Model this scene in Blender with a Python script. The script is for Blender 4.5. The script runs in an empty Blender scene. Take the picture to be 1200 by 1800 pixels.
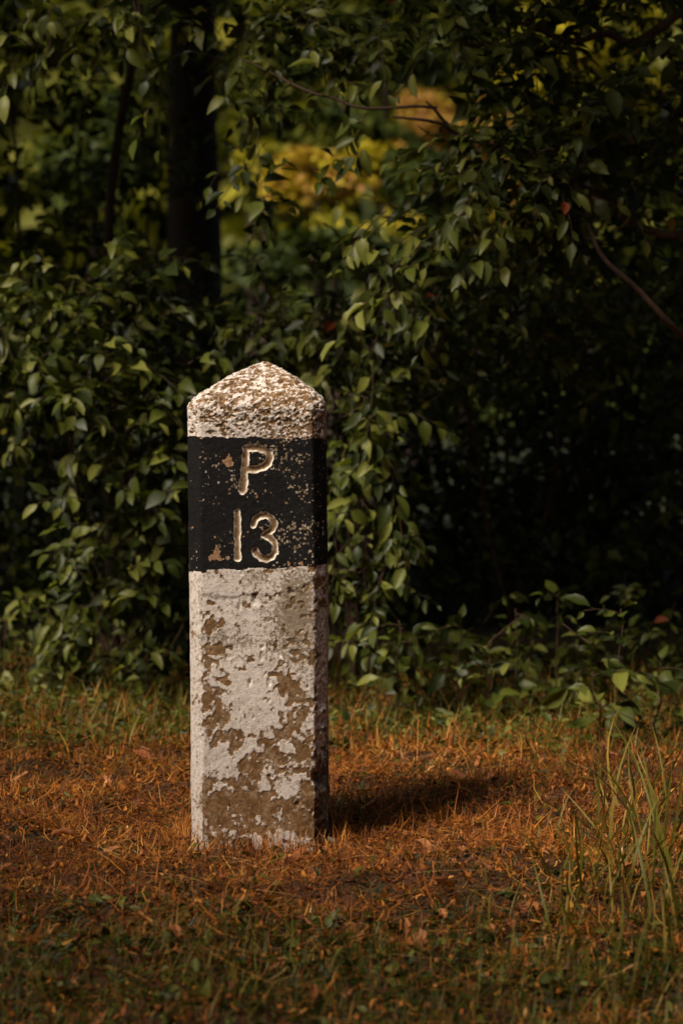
import bpy, math, random
import numpy as np
from mathutils import Matrix, Vector

SC = bpy.context.scene
COL = SC.collection
rng = np.random.default_rng(7)
random.seed(7)

# ------------------------------------------------------------------ camera, sky, sun, exposure
CAM = np.array([0.17, -4.9, 0.95]); FPX = 85 / 36 * 1800; PITCH = math.atan((900 - 663) / FPX)
cam_d = bpy.data.cameras.new('camera'); cam = bpy.data.objects.new('camera', cam_d); COL.objects.link(cam)
cam.location = CAM; cam.rotation_euler = (math.pi / 2 - PITCH, 0, 0)
cam_d.sensor_fit = 'VERTICAL'; cam_d.sensor_height = 36; cam_d.sensor_width = 24; cam_d.lens = 85
cam_d.clip_start = 0.1; cam_d.clip_end = 2000
cam_d.dof.use_dof = True; cam_d.dof.focus_distance = 4.92; cam_d.dof.aperture_fstop = 4.0
SC.camera = cam

SUN_EL, SUN_AZ = math.radians(52), math.radians(230)      # azimuth clockwise from +Y: in front of the stone, to its left
w = bpy.data.worlds.new('World'); SC.world = w; w.use_nodes = True
nt = w.node_tree; nt.nodes.clear()
sky = nt.nodes.new('ShaderNodeTexSky'); sky.sky_type = 'NISHITA'; sky.sun_disc = False
sky.sun_elevation = SUN_EL; sky.sun_rotation = SUN_AZ; sky.dust_density = 9.0; sky.air_density = 0.7; sky.ozone_density = 0.0
bg = nt.nodes.new('ShaderNodeBackground'); bg.inputs['Strength'].default_value = 0.05
wo = nt.nodes.new('ShaderNodeOutputWorld')
nt.links.new(sky.outputs[0], bg.inputs[0]); nt.links.new(bg.outputs[0], wo.inputs[0])
sd = bpy.data.lights.new('sun', 'SUN'); sun = bpy.data.objects.new('sun', sd); COL.objects.link(sun)
sd.energy = 5.0; sd.angle = math.radians(18); sd.color = (1.0, 0.87, 0.72)
sv = Vector((math.sin(SUN_AZ) * math.cos(SUN_EL), math.cos(SUN_AZ) * math.cos(SUN_EL), math.sin(SUN_EL)))
sun.rotation_euler = sv.to_track_quat('Z', 'Y').to_euler(); sun.location = (-6, -8, 9)
SC.view_settings.view_transform = 'Standard'; SC.view_settings.look = 'None'
SC.view_settings.exposure = 0.02; SC.view_settings.gamma = 1.0; SC.view_settings.use_curve_mapping = False
SC.render.engine = 'CYCLES'; SC.cycles.use_denoising = True
SC.cycles.max_bounces = 6; SC.cycles.diffuse_bounces = 3; SC.cycles.glossy_bounces = 2; SC.cycles.transmission_bounces = 3
SC.cycles.caustics_reflective = False; SC.cycles.caustics_refractive = False

def W(px, py, D):
    """point of the place seen at pixel (px, py) of the 1200x1800 photograph, D metres in front of the lens (along +Y)"""
    a, b = (px - 600) / FPX, (900 - py) / FPX
    d = np.array([a, math.cos(PITCH) + b * math.sin(PITCH), -math.sin(PITCH) + b * math.cos(PITCH)])
    return CAM + d * (D / d[1])

def project(P):
    q = P - CAM
    z = q[:, 1] * math.cos(PITCH) - q[:, 2] * math.sin(PITCH)
    y = q[:, 1] * math.sin(PITCH) + q[:, 2] * math.cos(PITCH)
    z = np.maximum(z, 0.05)
    return 600 + q[:, 0] / z * FPX, 900 - y / z * FPX, z

# ------------------------------------------------------------------ noise
def _h(i, j, k, s):
    n = (i * 374761393 + j * 668265263 + k * 2147483647 + s * 974711) & 0xffffffff
    n = ((n ^ (n >> 13)) * 1274126177) & 0xffffffff
    n = ((n ^ (n >> 16)) * 2246822519) & 0xffffffff
    return ((n ^ (n >> 15)) & 0xffff) / 65535.0
def vnoise(P, scale, seed=0):
    q = np.asarray(P, float) * scale; i = np.floor(q).astype(np.int64); f = q - i; f = f * f * (3 - 2 * f)
    r = 0
    for a in (0, 1):
        for b in (0, 1):
            for c in (0, 1):
                wt = (f[..., 0] if a else 1 - f[..., 0]) * (f[..., 1] if b else 1 - f[..., 1]) * (f[..., 2] if c else 1 - f[..., 2])
                r = r + wt * _h(i[..., 0] + a, i[..., 1] + b, i[..., 2] + c, seed)
    return r
def fbm(P, scale, oct=4, seed=0, gain=.5):
    r, a, t = 0, 1.0, 0
    for o in range(oct):
        r = r + a * vnoise(P, scale * 2 ** o, seed + o * 17); t += a; a *= gain
    return r / t
def sst(a, b, x):
    t = np.clip((x - a) / (b - a), 0, 1); return t * t * (3 - 2 * t)

# ------------------------------------------------------------------ mesh helpers
def mesh_np(name, V, F, mat=None, attrs=None, smooth=True):
    """F: list of int arrays (n,3) / (n,4)"""
    me = bpy.data.meshes.new(name)
    V = np.asarray(V, np.float32).reshape(-1, 3)
    F = [np.asarray(f, np.int32) for f in (F if isinstance(F, (list, tuple)) else [F]) if len(f)]
    loops = np.concatenate([f.ravel() for f in F]); cnt = np.concatenate([np.full(len(f), f.shape[1], np.int32) for f in F])
    st = np.concatenate([[0], np.cumsum(cnt)[:-1]]).astype(np.int32)
    me.vertices.add(len(V)); me.vertices.foreach_set('co', V.ravel())
    me.loops.add(len(loops)); me.loops.foreach_set('vertex_index', loops)
    me.polygons.add(len(cnt)); me.polygons.foreach_set('loop_start', st)
    try: me.polygons.foreach_set('loop_total', cnt)
    except Exception: pass
    me.update(calc_edges=True)
    me.polygons.foreach_set('use_smooth', np.full(len(cnt), smooth, bool))
    for k, a in (attrs or {}).items():
        at = me.attributes.new(k, 'FLOAT', 'POINT'); at.data.foreach_set('value', np.asarray(a, np.float32).ravel())
    if mat: me.materials.append(mat)
    me.update(); me.validate()
    return me
def link(name, data, parent=None, loc=None):
    o = bpy.data.objects.new(name, data); COL.objects.link(o)
    if parent: o.parent = parent
    if loc is not None: o.location = loc
    return o
def tag(o, label=None, cat=None, group=None, kind=None):
    for k, v in (('label', label), ('category', cat), ('group', group), ('kind', kind)):
        if v: o[k] = v
    return o
def thing(name, label, cat, loc, group=None):
    o = link(name, None, loc=loc); o.empty_display_size = .1
    return tag(o, label, cat, group)

def tube(pts, rad, k=7):
    """vertices, quads of a tapering tube along pts"""
    P = np.asarray(pts, float); n = len(P); R = np.asarray(rad, float) * np.ones(n)
    T = np.gradient(P, axis=0); T /= np.linalg.norm(T, axis=1)[:, None] + 1e-12
    ref = np.array([0.31, 0.95, 0.1]); A = np.cross(T, ref); A /= np.linalg.norm(A, axis=1)[:, None] + 1e-12; B = np.cross(T, A)
    th = np.arange(k) / k * 2 * np.pi
    V = P[:, None] + R[:, None, None] * (np.cos(th)[None, :, None] * A[:, None] + np.sin(th)[None, :, None] * B[:, None])
    i = np.arange(n - 1)[:, None] * k; j = np.arange(k)[None]; j2 = (j + 1) % k
    Q = np.stack([i + j, i + j2, i + k + j2, i + k + j], -1).reshape(-1, 4)
    cap = np.stack([np.zeros(k - 2, int), np.arange(1, k - 1), np.arange(2, k)], -1) + (n - 1) * k
    return V.reshape(-1, 3), Q, cap
class Bag:
    def __init__(s): s.V = []; s.Q = []; s.T = []; s.n = 0
    def add(s, V, Q, T=None):
        s.V.append(V); s.Q.append(Q + s.n)
        if T is not None and len(T): s.T.append(T + s.n)
        s.n += len(V)
    def tube(s, pts, rad, k=5): s.add(*tube(pts, rad, k))
    def build(s, name, mat, parent, off=(0, 0, 0), noise=0, attrs=None):
        if not s.V: return None
        V = np.concatenate(s.V) - np.asarray(off)
        if noise: V = V + (np.stack([vnoise(V, 30, q) for q in (1, 2, 3)], -1) - .5) * noise
        F = [np.concatenate(s.Q)] + ([np.concatenate(s.T)] if s.T else [])
        return link(name, mesh_np(name, V, F, mat, attrs), parent)
def bez(p0, p1, p2, p3, n=14):
    t = np.linspace(0, 1, n)[:, None]; p0, p1, p2, p3 = map(np.asarray, (p0, p1, p2, p3))
    return (1 - t) ** 3 * p0 + 3 * (1 - t) ** 2 * t * p1 + 3 * (1 - t) * t * t * p2 + t ** 3 * p3
def wiggle(P, amp, seed=0, fix=True):
    n = len(P); t = np.linspace(0, 1, n)
    W_ = np.stack([vnoise(np.stack([t * 5 + seed * 3.1, t * 0 + q * 7.3, t * 0], -1), 1.0, seed) - .5 for q in range(3)], -1) * 2 * amp
    if fix: W_ *= (np.sin(np.pi * t) ** .6)[:, None]
    return P + W_

# ------------------------------------------------------------------ materials
def mat(name):
    m = bpy.data.materials.new(name); m.use_nodes = True; n = m.node_tree.nodes; n.clear()
    out = n.new('ShaderNodeOutputMaterial'); return m, m.node_tree, out
def N(nt, t, **kw):
    n = nt.nodes.new(t)
    for k, v in kw.items():
        if k in n.inputs: n.inputs[k].default_value = v
        else: setattr(n, k, v)
    return n
def ramp(nt, fac, stops, interp='LINEAR'):
    r = nt.nodes.new('ShaderNodeValToRGB'); r.color_ramp.interpolation = interp; e = r.color_ramp.elements
    while len(e) > 1: e.remove(e[-1])
    e[0].position = stops[0][0]; e[0].color = (*stops[0][1], 1)
    for p, c in stops[1:]:
        x = e.new(p); x.color = (*c, 1)
    nt.links.new(fac, r.inputs[0]); return r.outputs[0]
def mix(nt, fac, a, b, mode='MIX'):
    m = nt.nodes.new('ShaderNodeMix'); m.data_type = 'RGBA'; m.blend_type = mode
    for s, v in ((0, fac), (6, a), (7, b)):
        if hasattr(v, 'links') or isinstance(v, bpy.types.NodeSocket): nt.links.new(v, m.inputs[s])
        else: m.inputs[s].default_value = v if s == 0 else (*v, 1)
    return m.outputs[2]
def mathn(nt, op, a, b=0.0, c=0.0, clamp=False):
    m = nt.nodes.new('ShaderNodeMath'); m.operation = op; m.use_clamp = clamp
    for s, v in ((0, a), (1, b), (2, c)):
        if isinstance(v, bpy.types.NodeSocket): nt.links.new(v, m.inputs[s])
        else: m.inputs[s].default_value = v
    return m.outputs[0]
def smap(nt, v, a, b):
    m = nt.nodes.new('ShaderNodeMapRange'); m.interpolation_type = 'SMOOTHSTEP'; nt.links.new(v, m.inputs[0])
    m.inputs[1].default_value = a; m.inputs[2].default_value = b; return m.outputs[0]
def noise(nt, scale, detail=4, rough=.55, coord='Object'):
    tc = nt.nodes.new('ShaderNodeTexCoord'); n = nt.nodes.new('ShaderNodeTexNoise')
    n.inputs['Scale'].default_value = scale; n.inputs['Detail'].default_value = detail; n.inputs['Roughness'].default_value = rough
    nt.links.new(tc.outputs[coord], n.inputs['Vector']); return n.outputs[0]
def attr(nt, name):
    a = nt.nodes.new('ShaderNodeAttribute'); a.attribute_name = name; return a.outputs['Fac']

def leaf_mat(name, stops, rough=.46, trans=.3, spec=.32):
    m, t, out = mat(name)
    base = ramp(t, attr(t, 'tint'), stops)
    v = smap(t, noise(t, 55, 3), .25, .8)
    base = mix(t, v, base, mix(t, 1.0, base, (1.25, 1.15, .95), 'MULTIPLY'))
    p = N(t, 'ShaderNodeBsdfPrincipled', Roughness=rough); p.inputs['Specular IOR Level'].default_value = spec
    t.links.new(base, p.inputs['Base Color'])
    tr = N(t, 'ShaderNodeBsdfTranslucent'); t.links.new(mix(t, 1.0, base, (1.1, 1.2, .5), 'MULTIPLY'), tr.inputs[0])
    mx = N(t, 'ShaderNodeMixShader'); mx.inputs[0].default_value = trans
    t.links.new(p.outputs[0], mx.inputs[1]); t.links.new(tr.outputs[0], mx.inputs[2]); t.links.new(mx.outputs[0], out.inputs[0])
    return m
GREEN = leaf_mat('leaf_green', [(0, (.008, .015, .003)), (.4, (.030, .045, .006)), (.68, (.085, .108, .014)), (.9, (.20, .215, .045)),
                                (.93, (.33, .20, .02)), (.97, (.26, .06, .02)), (1, (.22, .08, .03))])
FARLEAF = leaf_mat('leaf_far', [(0, (.012, .028, .014)), (.3, (.05, .075, .014)), (.55, (.20, .20, .02)), (.75, (.44, .38, .02)), (.88, (.38, .24, .05)), (1, (.34, .17, .07))], .6, .3, .2)
DRYLEAF = leaf_mat('leaf_dry', [(0, (.12, .035, .015)), (.4, (.32, .115, .04)), (.8, (.42, .19, .08)), (1, (.54, .30, .09))], .6, .15, .25)
STRAW = leaf_mat('straw', [(0, (.06, .024, .008)), (.3, (.19, .058, .013)), (.6, (.43, .145, .020)), (.88, (.64, .31, .06)), (1, (.68, .46, .22))], .55, .12, .3)
BLADE = leaf_mat('grass_blade', [(0, (.025, .04, .007)), (.4, (.065, .08, .012)), (.75, (.15, .14, .02)), (1, (.34, .22, .04))], .5, .25, .3)

def bark_mat(name, c1, c2, scale=18, strength=.6):
    m, t, out = mat(name)
    tc = t.nodes.new('ShaderNodeTexCoord'); mp = t.nodes.new('ShaderNodeMapping'); mp.inputs['Scale'].default_value = (1, 1, .18)
    t.links.new(tc.outputs['Object'], mp.inputs[0]); n = N(t, 'ShaderNodeTexNoise', Scale=scale * 1.0, Detail=6.0, Roughness=.65); t.links.new(mp.outputs[0], n.inputs['Vector'])
    c = ramp(t, n.outputs[0], [(.3, c1), (.7, c2)])
    p = N(t, 'ShaderNodeBsdfPrincipled', Roughness=.85); t.links.new(c, p.inputs['Base Color'])
    b = N(t, 'ShaderNodeBump', Strength=strength, Distance=.01); t.links.new(n.outputs[0], b.inputs['Height']); t.links.new(b.outputs[0], p.inputs['Normal'])
    t.links.new(p.outputs[0], out.inputs[0]); return m
BARK = bark_mat('bark_dark', (.028, .018, .012), (.075, .048, .032), 30, 1.0)
TWIG = bark_mat('bark_twig', (.035, .018, .010), (.10, .052, .028), 60, .8)

def soil_mat():
    m, t, out = mat('soil')
    n1 = noise(t, 9, 6, .65); n2 = noise(t, 70, 5, .7)
    c = ramp(t, n2, [(.3, (.022, .010, .005)), (.55, (.075, .032, .012)), (.75, (.16, .07, .022))])
    c = mix(t, smap(t, n1, .45, .65), c, (.03, .032, .008))
    tc = t.nodes.new('ShaderNodeTexCoord'); sp = t.nodes.new('ShaderNodeSeparateXYZ'); t.links.new(tc.outputs['Object'], sp.inputs[0])
    c = mix(t, smap(t, sp.outputs[1], 3.0, 4.2), c, (.018, .026, .007))
    p = N(t, 'ShaderNodeBsdfPrincipled', Roughness=.95); t.links.new(c, p.inputs['Base Color'])
    b = N(t, 'ShaderNodeBump', Strength=.8, Distance=.01); t.links.new(n2, b.inputs['Height']); t.links.new(b.outputs[0], p.inputs['Normal'])
    t.links.new(p.outputs[0], out.inputs[0]); return m
SOIL = soil_mat()

def stone_mat():
    m, t, out = mat('painted_stone')
    fine = noise(t, 420, 3, .6); mid = noise(t, 130, 5, .65); big = noise(t, 38, 5, .6)
    jit = mathn(t, 'ADD', mathn(t, 'MULTIPLY', mathn(t, 'SUBTRACT', mid, .5), 1.3), mathn(t, 'MULTIPLY', mathn(t, 'SUBTRACT', fine, .5), .5))
    bare = smap(t, mathn(t, 'ADD', attr(t, 'bare'), jit), .36, .64)
    stone = ramp(t, big, [(.3, (.15, .076, .028)), (.5, (.235, .125, .050)), (.7, (.34, .205, .10))])
    wash = noise(t, 60, 8, .75); stone = mix(t, mathn(t, 'MULTIPLY', smap(t, wash, .47, .60), .75), stone, (.40, .29, .185)); stone = mix(t, mathn(t, 'MULTIPLY', smap(t, mid, .45, .62), .6), stone, (.11, .052, .018))
    white = ramp(t, big, [(.3, (.70, .625, .57)), (.7, (.82, .755, .70))])
    white = mix(t, smap(t, fine, .56, .7), white, (.40, .31, .23)); white = mix(t, mathn(t, 'MULTIPLY', smap(t, noise(t, 85, 7, .72), .55, .66), .45), white, (.38, .28, .19))
    thin = smap(t, mathn(t, 'ADD', attr(t, 'bare'), mathn(t, 'MULTIPLY', jit, 1.6)), .14, .46)
    white = mix(t, mathn(t, 'MULTIPLY', thin, .5), white, ramp(t, big, [(.35, (.36, .27, .19)), (.65, (.50, .41, .33))]))
    tcs = t.nodes.new('ShaderNodeTexCoord'); mps = t.nodes.new('ShaderNodeMapping'); mps.inputs['Scale'].default_value = (1, 1, .10); t.links.new(tcs.outputs['Object'], mps.inputs[0])
    ns = N(t, 'ShaderNodeTexNoise', Scale=75.0, Detail=5.0, Roughness=.7); t.links.new(mps.outputs[0], ns.inputs['Vector'])
    white = mix(t, mathn(t, 'MULTIPLY', smap(t, ns.outputs[0], .52, .72), .35), white, (.42, .36, .28))
    col = mix(t, bare, white, stone)
    gr = smap(t, mathn(t, 'ADD', attr(t, 'grime'), mathn(t, 'MULTIPLY', jit, 2.2)), .32, .9)
    gcol = ramp(t, big, [(.35, (.13, .085, .035)), (.65, (.22, .155, .085))])
    col = mix(t, mathn(t, 'MULTIPLY', gr, .8), col, gcol)
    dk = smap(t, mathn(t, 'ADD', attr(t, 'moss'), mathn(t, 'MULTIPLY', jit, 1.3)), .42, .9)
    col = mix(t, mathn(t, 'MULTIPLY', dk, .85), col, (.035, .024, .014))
    # black band: paint with lichen specks and chips
    vo = t.nodes.new('ShaderNodeTexVoronoi'); vo.inputs['Scale'].default_value = 190; vo.inputs['Randomness'].default_value = 1
    tc = t.nodes.new('ShaderNodeTexCoord')
    wv = t.nodes.new('ShaderNodeVectorMath'); wv.operation = 'MULTIPLY_ADD'; nn = N(t, 'ShaderNodeTexNoise', Scale=200.0, Detail=3.0)
    t.links.new(tc.outputs['Object'], nn.inputs['Vector']); t.links.new(nn.outputs['Color'], wv.inputs[0]); wv.inputs[1].default_value = (.006,) * 3; t.links.new(tc.outputs['Object'], wv.inputs[2])
    t.links.new(wv.outputs[0], vo.inputs['Vector'])
    rs = mathn(t, 'SUBTRACT', vo.outputs['Distance'], mathn(t, 'MULTIPLY', attr(t, 'lichen'), .9))
    sepc = t.nodes.new('ShaderNodeSeparateColor'); t.links.new(vo.outputs['Color'], sepc.inputs[0])
    rs = mathn(t, 'ADD', rs, mathn(t, 'MULTIPLY', sepc.outputs[0], 1.5))
    speck = mathn(t, 'SUBTRACT', 1.0, smap(t, rs, .02, .13))
    speck2 = mathn(t, 'MULTIPLY', smap(t, fine, .665, .72), smap(t, attr(t, 'lichen'), .1, .5))
    speck = mathn(t, 'MAXIMUM', speck, mathn(t, 'MULTIPLY', speck2, .8))
    blk = ramp(t, mid, [(.3, (.003, .003, .004)), (.7, (.010, .009, .009))])
    blk = mix(t, mathn(t, 'MULTIPLY', smap(t, noise(t, 48, 8, .8), .54, .72), .4), blk, (.045, .038, .032))
    blk = mix(t, mathn(t, 'MULTIPLY', smap(t, fine, .60, .72), .25), blk, (.10, .085, .07))
    blk = mix(t, speck, blk, ramp(t, sepc.outputs[1], [(0, (.16, .11, .06)), (.5, (.32, .25, .17)), (1, (.46, .40, .32))]))
    chip = smap(t, mathn(t, 'ADD', attr(t, 'bare'), jit), .5, .6)
    blk = mix(t, chip, blk, ramp(t, mid, [(.3, (.14, .075, .03)), (.5, (.34, .19, .10)), (.75, (.50, .36, .25))]))
    # carved characters: bare ochre bottom, cream paint left on the rims
    g = mathn(t, 'ADD', attr(t, 'groove'), mathn(t, 'MULTIPLY', mathn(t, 'SUBTRACT', mid, .5), .7))
    rim = ramp(t, g, [(0, (0, 0, 0)), (.16, (0, 0, 0)), (.20, (.80, .73, .64)), (.44, (.74, .66, .55)), (.64, (.34, .23, .13)), (1, (.20, .12, .065))])
    rim = mix(t, mathn(t, 'MULTIPLY', smap(t, big, .5, .62), .6), rim, (.16, .10, .05)); blk = mix(t, smap(t, g, .10, .2), blk, rim)
    col = mix(t, smap(t, attr(t, 'band'), .45, .55), col, blk)
    p = N(t, 'ShaderNodeBsdfPrincipled'); t.links.new(col, p.inputs['Base Color'])
    t.links.new(mathn(t, 'ADD', .78, mathn(t, 'MULTIPLY', fine, .2)), p.inputs['Roughness']); p.inputs['Specular IOR Level'].default_value = .25
    hgt = mathn(t, 'SUBTRACT', mathn(t, 'ADD', mathn(t, 'MULTIPLY', mid, .8), mathn(t, 'MULTIPLY', fine, .5)), mathn(t, 'MULTIPLY', bare, .5))
    b = N(t, 'ShaderNodeBump', Strength=.65, Distance=.003); t.links.new(hgt, b.inputs['Height']); t.links.new(b.outputs[0], p.inputs['Normal'])
    t.links.new(p.outputs[0], out.inputs[0]); return m
STONE = stone_mat()

# ------------------------------------------------------------------ ground
def gz(x, y):
    x = np.asarray(x, float); y = np.asarray(y, float)
    P = np.stack([x, y, x * 0], -1)
    h = (fbm(P, 2.2, 3, 5) - .5) * .08 + (fbm(P, 9, 2, 15) - .5) * .06 + (vnoise(P, .5, 9) - .5) * .06
    r = np.hypot(x, y - .13)
    h = h * sst(.1, .7, r) - .020 * sst(.75, .2, r)
    return h + .03 * sst(1.5, 4, y) + .0 * x
def make_ground():
    def axis(lim, c, fine, n):
        a = np.arange(-c, c + 1e-6, fine); b = c * (lim / c) ** (np.arange(1, n + 1) / n)
        return np.concatenate([-b[::-1], a, b])
    xs = axis(300, 3, .06, 22); ys = axis(300, 3, .06, 22) + .5
    X, Y = np.meshgrid(xs, ys); Z = gz(X, Y)
    V = np.stack([X, Y, Z], -1).reshape(-1, 3); n = len(xs); i = np.arange(len(ys) - 1)[:, None] * n; j = np.arange(n - 1)[None]
    Q = np.stack([i + j, i + j + 1, i + n + j + 1, i + n + j], -1).reshape(-1, 4)
    tag(link('ground', mesh_np('ground', V, [Q], SOIL)), kind='structure')
make_ground()

# ------------------------------------------------------------------ milestone
def seg_dist(x, z, pts):
    d = np.full(x.shape, 9.0)
    for (a, b) in zip(pts[:-1], pts[1:]):
        a, b = np.array(a), np.array(b); ab = b - a
        t = np.clip(((x - a[0]) * ab[0] + (z - a[1]) * ab[1]) / (ab @ ab), 0, 1)
        d = np.minimum(d, np.hypot(x - a[0] - t * ab[0], z - a[1] - t * ab[1]))
    return d
def make_milestone():
    X0 = .17 + (455.5 - 600) / FPX * 4.9
    def loc(px, py): return ((px - 455.5 + 6.5 * (1490 - py) / 850) / 867.3, (1490 - py) / 867.3)
    root = thing('milestone', 'weathered white stone post with a black band carved P 13 and a pointed top', 'milestone', (X0, .13, 0))
    root.rotation_euler = (0, -.0076, 0)
    HW, DP, C = .1425, .27, .027
    # plan outline, anticlockwise from the back left so that the front face runs left to right
    def run(a, b, st):
        n = max(2, int(round(math.hypot(b[0] - a[0], b[1] - a[1]) / st))); t = np.arange(n)[:, None] / n
        return np.array(a) + (np.array(b) - np.array(a)) * t
    y0, y1 = -.13, DP - .13
    cs = [(-HW, y1 - C), (-HW, y0 + C), (-HW + C, y0), (HW - C, y0), (HW, y0 + C), (HW, y1 - C), (HW - C, y1), (-HW + C, y1)]
    steps = [.010, .0024, .0018, .0024, .008, .012, .016, .012]
    O = np.concatenate([run(cs[i], cs[(i + 1) % 8], steps[i]) for i in range(8)])
    for _ in range(5): O = .5 * O + .25 * (np.roll(O, 1, 0) + np.roll(O, -1, 0))
    rows = [(z, 1.0, z) for z in np.concatenate([np.arange(-.06, .55, .0026), np.arange(.55, .845, .0019), np.arange(.845, .884, .002)])]
    prof = np.array([(1, .884), (.995, .890), (.978, .897), (.94, .904), (.90, .910), (.86, .915), (.5, .9495), (.2, .970), (.10, .977), (.04, .9795), (.004, .9800)])
    L = np.concatenate([[0], np.cumsum(np.hypot(np.diff(prof[:, 0]) * .14, np.diff(prof[:, 1])))])
    for l in np.arange(0, L[-1], .0021):
        rows.append((np.interp(l, L, prof[:, 1]), np.interp(l, L, prof[:, 0]), .884 + l))
    rows = np.array(rows); nr, nc = len(rows), len(O)
    zr = rows[:, 0][:, None]; sc = rows[:, 1][:, None]
    taper = 1.0 - .012 * np.clip(zr, 0, 1)
    X = O[None, :, 0] * sc * taper + .014 * (1 - sc); Y = O[None, :, 1] * sc * taper + .005 * (1 - sc)
    slope = np.interp(zr, [0, .4, .561, .827, .88, 1], [0, 0, .030, -.034, 0, 0])
    Z = zr + O[None, :, 0] * slope
    V = np.stack([X, Y, Z], -1)
    du = np.roll(V, -1, 1) - np.roll(V, 1, 1); dv = np.gradient(V, axis=0); Nn = np.cross(du, dv)
    Nn /= np.linalg.norm(Nn, axis=2)[..., None] + 1e-12
    Nn[-1] = (0, 0, 1)
    iz_t = int(np.argmin(abs(rows[:, 0] - .827) + (rows[:, 1] < 1) * 9)); iz_b = int(np.argmin(abs(rows[:, 0] - .5615) + (rows[:, 1] < 1) * 9))
    front = (Y < -.118) & (sc > .999)
    px = X * 867.3 + 455.5 - 6.5 * Z * 867.3 / 850; py = 1490 - Z * 867.3
    P = V.copy()
    inband = (np.arange(nr) > iz_b)[:, None] & (np.arange(nr) < iz_t)[:, None] & np.ones((1, nc), bool)
    capm = sst(.845, .885, Z)
    # --- paint loss, dirt, lichen (shapes of their own, read off the stone)
    def blob(cx, cy, rx, ry, rot=0):
        a = math.radians(rot); dx, dy = px - cx, py - cy
        u = (dx * math.cos(a) + dy * math.sin(a)) / rx; v = (-dx * math.sin(a) + dy * math.cos(a)) / ry
        return np.exp(-(u * u + v * v) * .9)
    qc = fbm(V * [1, 1, 1.4], 120, 4, 91, .75)
    n1 = fbm(V, 45, 4, 3); n2 = fbm(V, 110, 3, 11); n3 = fbm(V, 22, 3, 21)
    bare = np.full(X.shape, .05)
    for b in [(368, 1108, 22, 10), (390, 1150, 16, 16, 20), (362, 1195, 8, 40), (398, 1208, 9, 20), (378, 1240, 30, 24), (400, 1255, 22, 12), (385, 1270, 14, 14),
              (489, 1185, 17, 26), (500, 1215, 12, 26), (520, 1228, 18, 18), (500, 1262, 32, 14), (405, 1298, 18, 14), (420, 1310, 10, 14),
              (480, 1298, 38, 14), (515, 1300, 26, 14), (490, 1340, 40, 42), (470, 1365, 44, 36), (440, 1355, 22, 20), (530, 1340, 12, 40),
              (540, 1400, 16, 50), (360, 1395, 20, 30), (390, 1400, 40, 40), (430, 1420, 50, 40), (380, 1455, 50, 34), (450, 1460, 60, 30), (500, 1440, 50, 26), (530, 1460, 40, 30),
              (337, 1112, 6, 20), (338, 1200, 5, 12), (336, 1250, 4, 10)]:
        bare += .85 * blob(*b)
    mott = blob(385, 1310, 44, 50) + blob(395, 1175, 40, 30) + .8 * blob(430, 1440, 90, 40) + .7 * blob(525, 1200, 26, 120)
    bare += .28 * np.clip(mott, 0, 1)
    for b in [(502, 1406, 24, 14), (462, 1378, 12, 18), (395, 1428, 20, 9), (440, 1425, 18, 16), (500, 1472, 22, 10), (520, 1455, 12, 10), (395, 1350, 22, 20), (500, 1325, 14, 12),
              (430, 1330, 10, 16), (340, 1460, 9, 60), (440, 1275, 40, 24), (430, 1225, 24, 60), (523, 1380, 8, 14), (455, 1400, 8, 7), (468, 1463, 7, 7), (440, 1480, 30, 5)]:
        bare -= .75 * blob(*b)
    onch_l = sst(-HW + C + .004, -HW + C - .004, X); onch_r = sst(HW - C - .004, HW - C + .004, X) * (Y < .1)
    bare = np.where((X < -HW + C) & (Y < 0), bare * .35 + .12, bare)
    side = (Y > -.08) & (sc > .99)
    nm_ = 1 - .62 * ((X < -HW + C) & (Y < 0))
    bare = np.clip(bare, -.2, 1.0) * .78 + .05 * nm_ + .10 * sst(.25, .05, Z) * nm_ + ((n1 - .5) * 2.0 + (n2 - .5) * 2.4 + (n3 - .5) * .6) * nm_ - .16 * blob(435, 1130, 40, 90) - .15 * blob(440, 1250, 34, 60)
    bare = np.where(side, .15 + (n1 - .5) * 1.3 + .3 * sst(.5, .1, Z), bare)
    bare = np.where(inband, 0, bare)
    capb = .53 - (qc - .5) * 3.4 + (n1 - .5) * .8 - .30 * sst(.87, .835, Z) * (X < .02) - .2 * sst(-.06, -.13, X)
    bare = np.where((np.arange(nr) >= iz_t)[:, None], capb, bare)
    grime = .22 + .75 * blob(520, 1060, 34, 60) + .5 * blob(505, 1120, 36, 60) + .55 * blob(400, 1130, 50, 20) + .3 * blob(540, 1200, 20, 160) + .25 * onch_r + .5 * blob(450, 1020, 20, 16) + .35 * blob(385, 1060, 30, 8)
    grime = np.where((np.arange(nr) >= iz_t)[:, None], .30 + .3 * blob(480, 745, 70, 26) - .2 * blob(340, 745, 20, 40), grime)
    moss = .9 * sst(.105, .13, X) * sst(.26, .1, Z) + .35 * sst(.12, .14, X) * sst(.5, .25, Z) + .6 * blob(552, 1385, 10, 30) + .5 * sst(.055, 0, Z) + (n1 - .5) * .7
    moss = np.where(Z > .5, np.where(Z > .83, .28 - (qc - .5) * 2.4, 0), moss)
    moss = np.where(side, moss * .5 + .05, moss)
    lich = .30 + .42 * blob(525, 860, 50, 70) + .25 * blob(500, 890, 34, 40) + .2 * blob(480, 800, 60, 30) + (n3 - .5) * 1.5 + (n1 - .5) * .8 + .3 * blob(395, 850, 40, 34) + .3 * blob(510, 970, 50, 25) - .12 * blob(370, 920, 40, 30)
    chip = 0
    for b in [(402, 812, 15, 9), (404, 822, 7, 8), (372, 977, 15, 13), (384, 984, 9, 9), (401, 983, 5, 6), (366, 834, 0, 0)][:5]: chip = chip + 1.15 * blob(*b)
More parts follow.
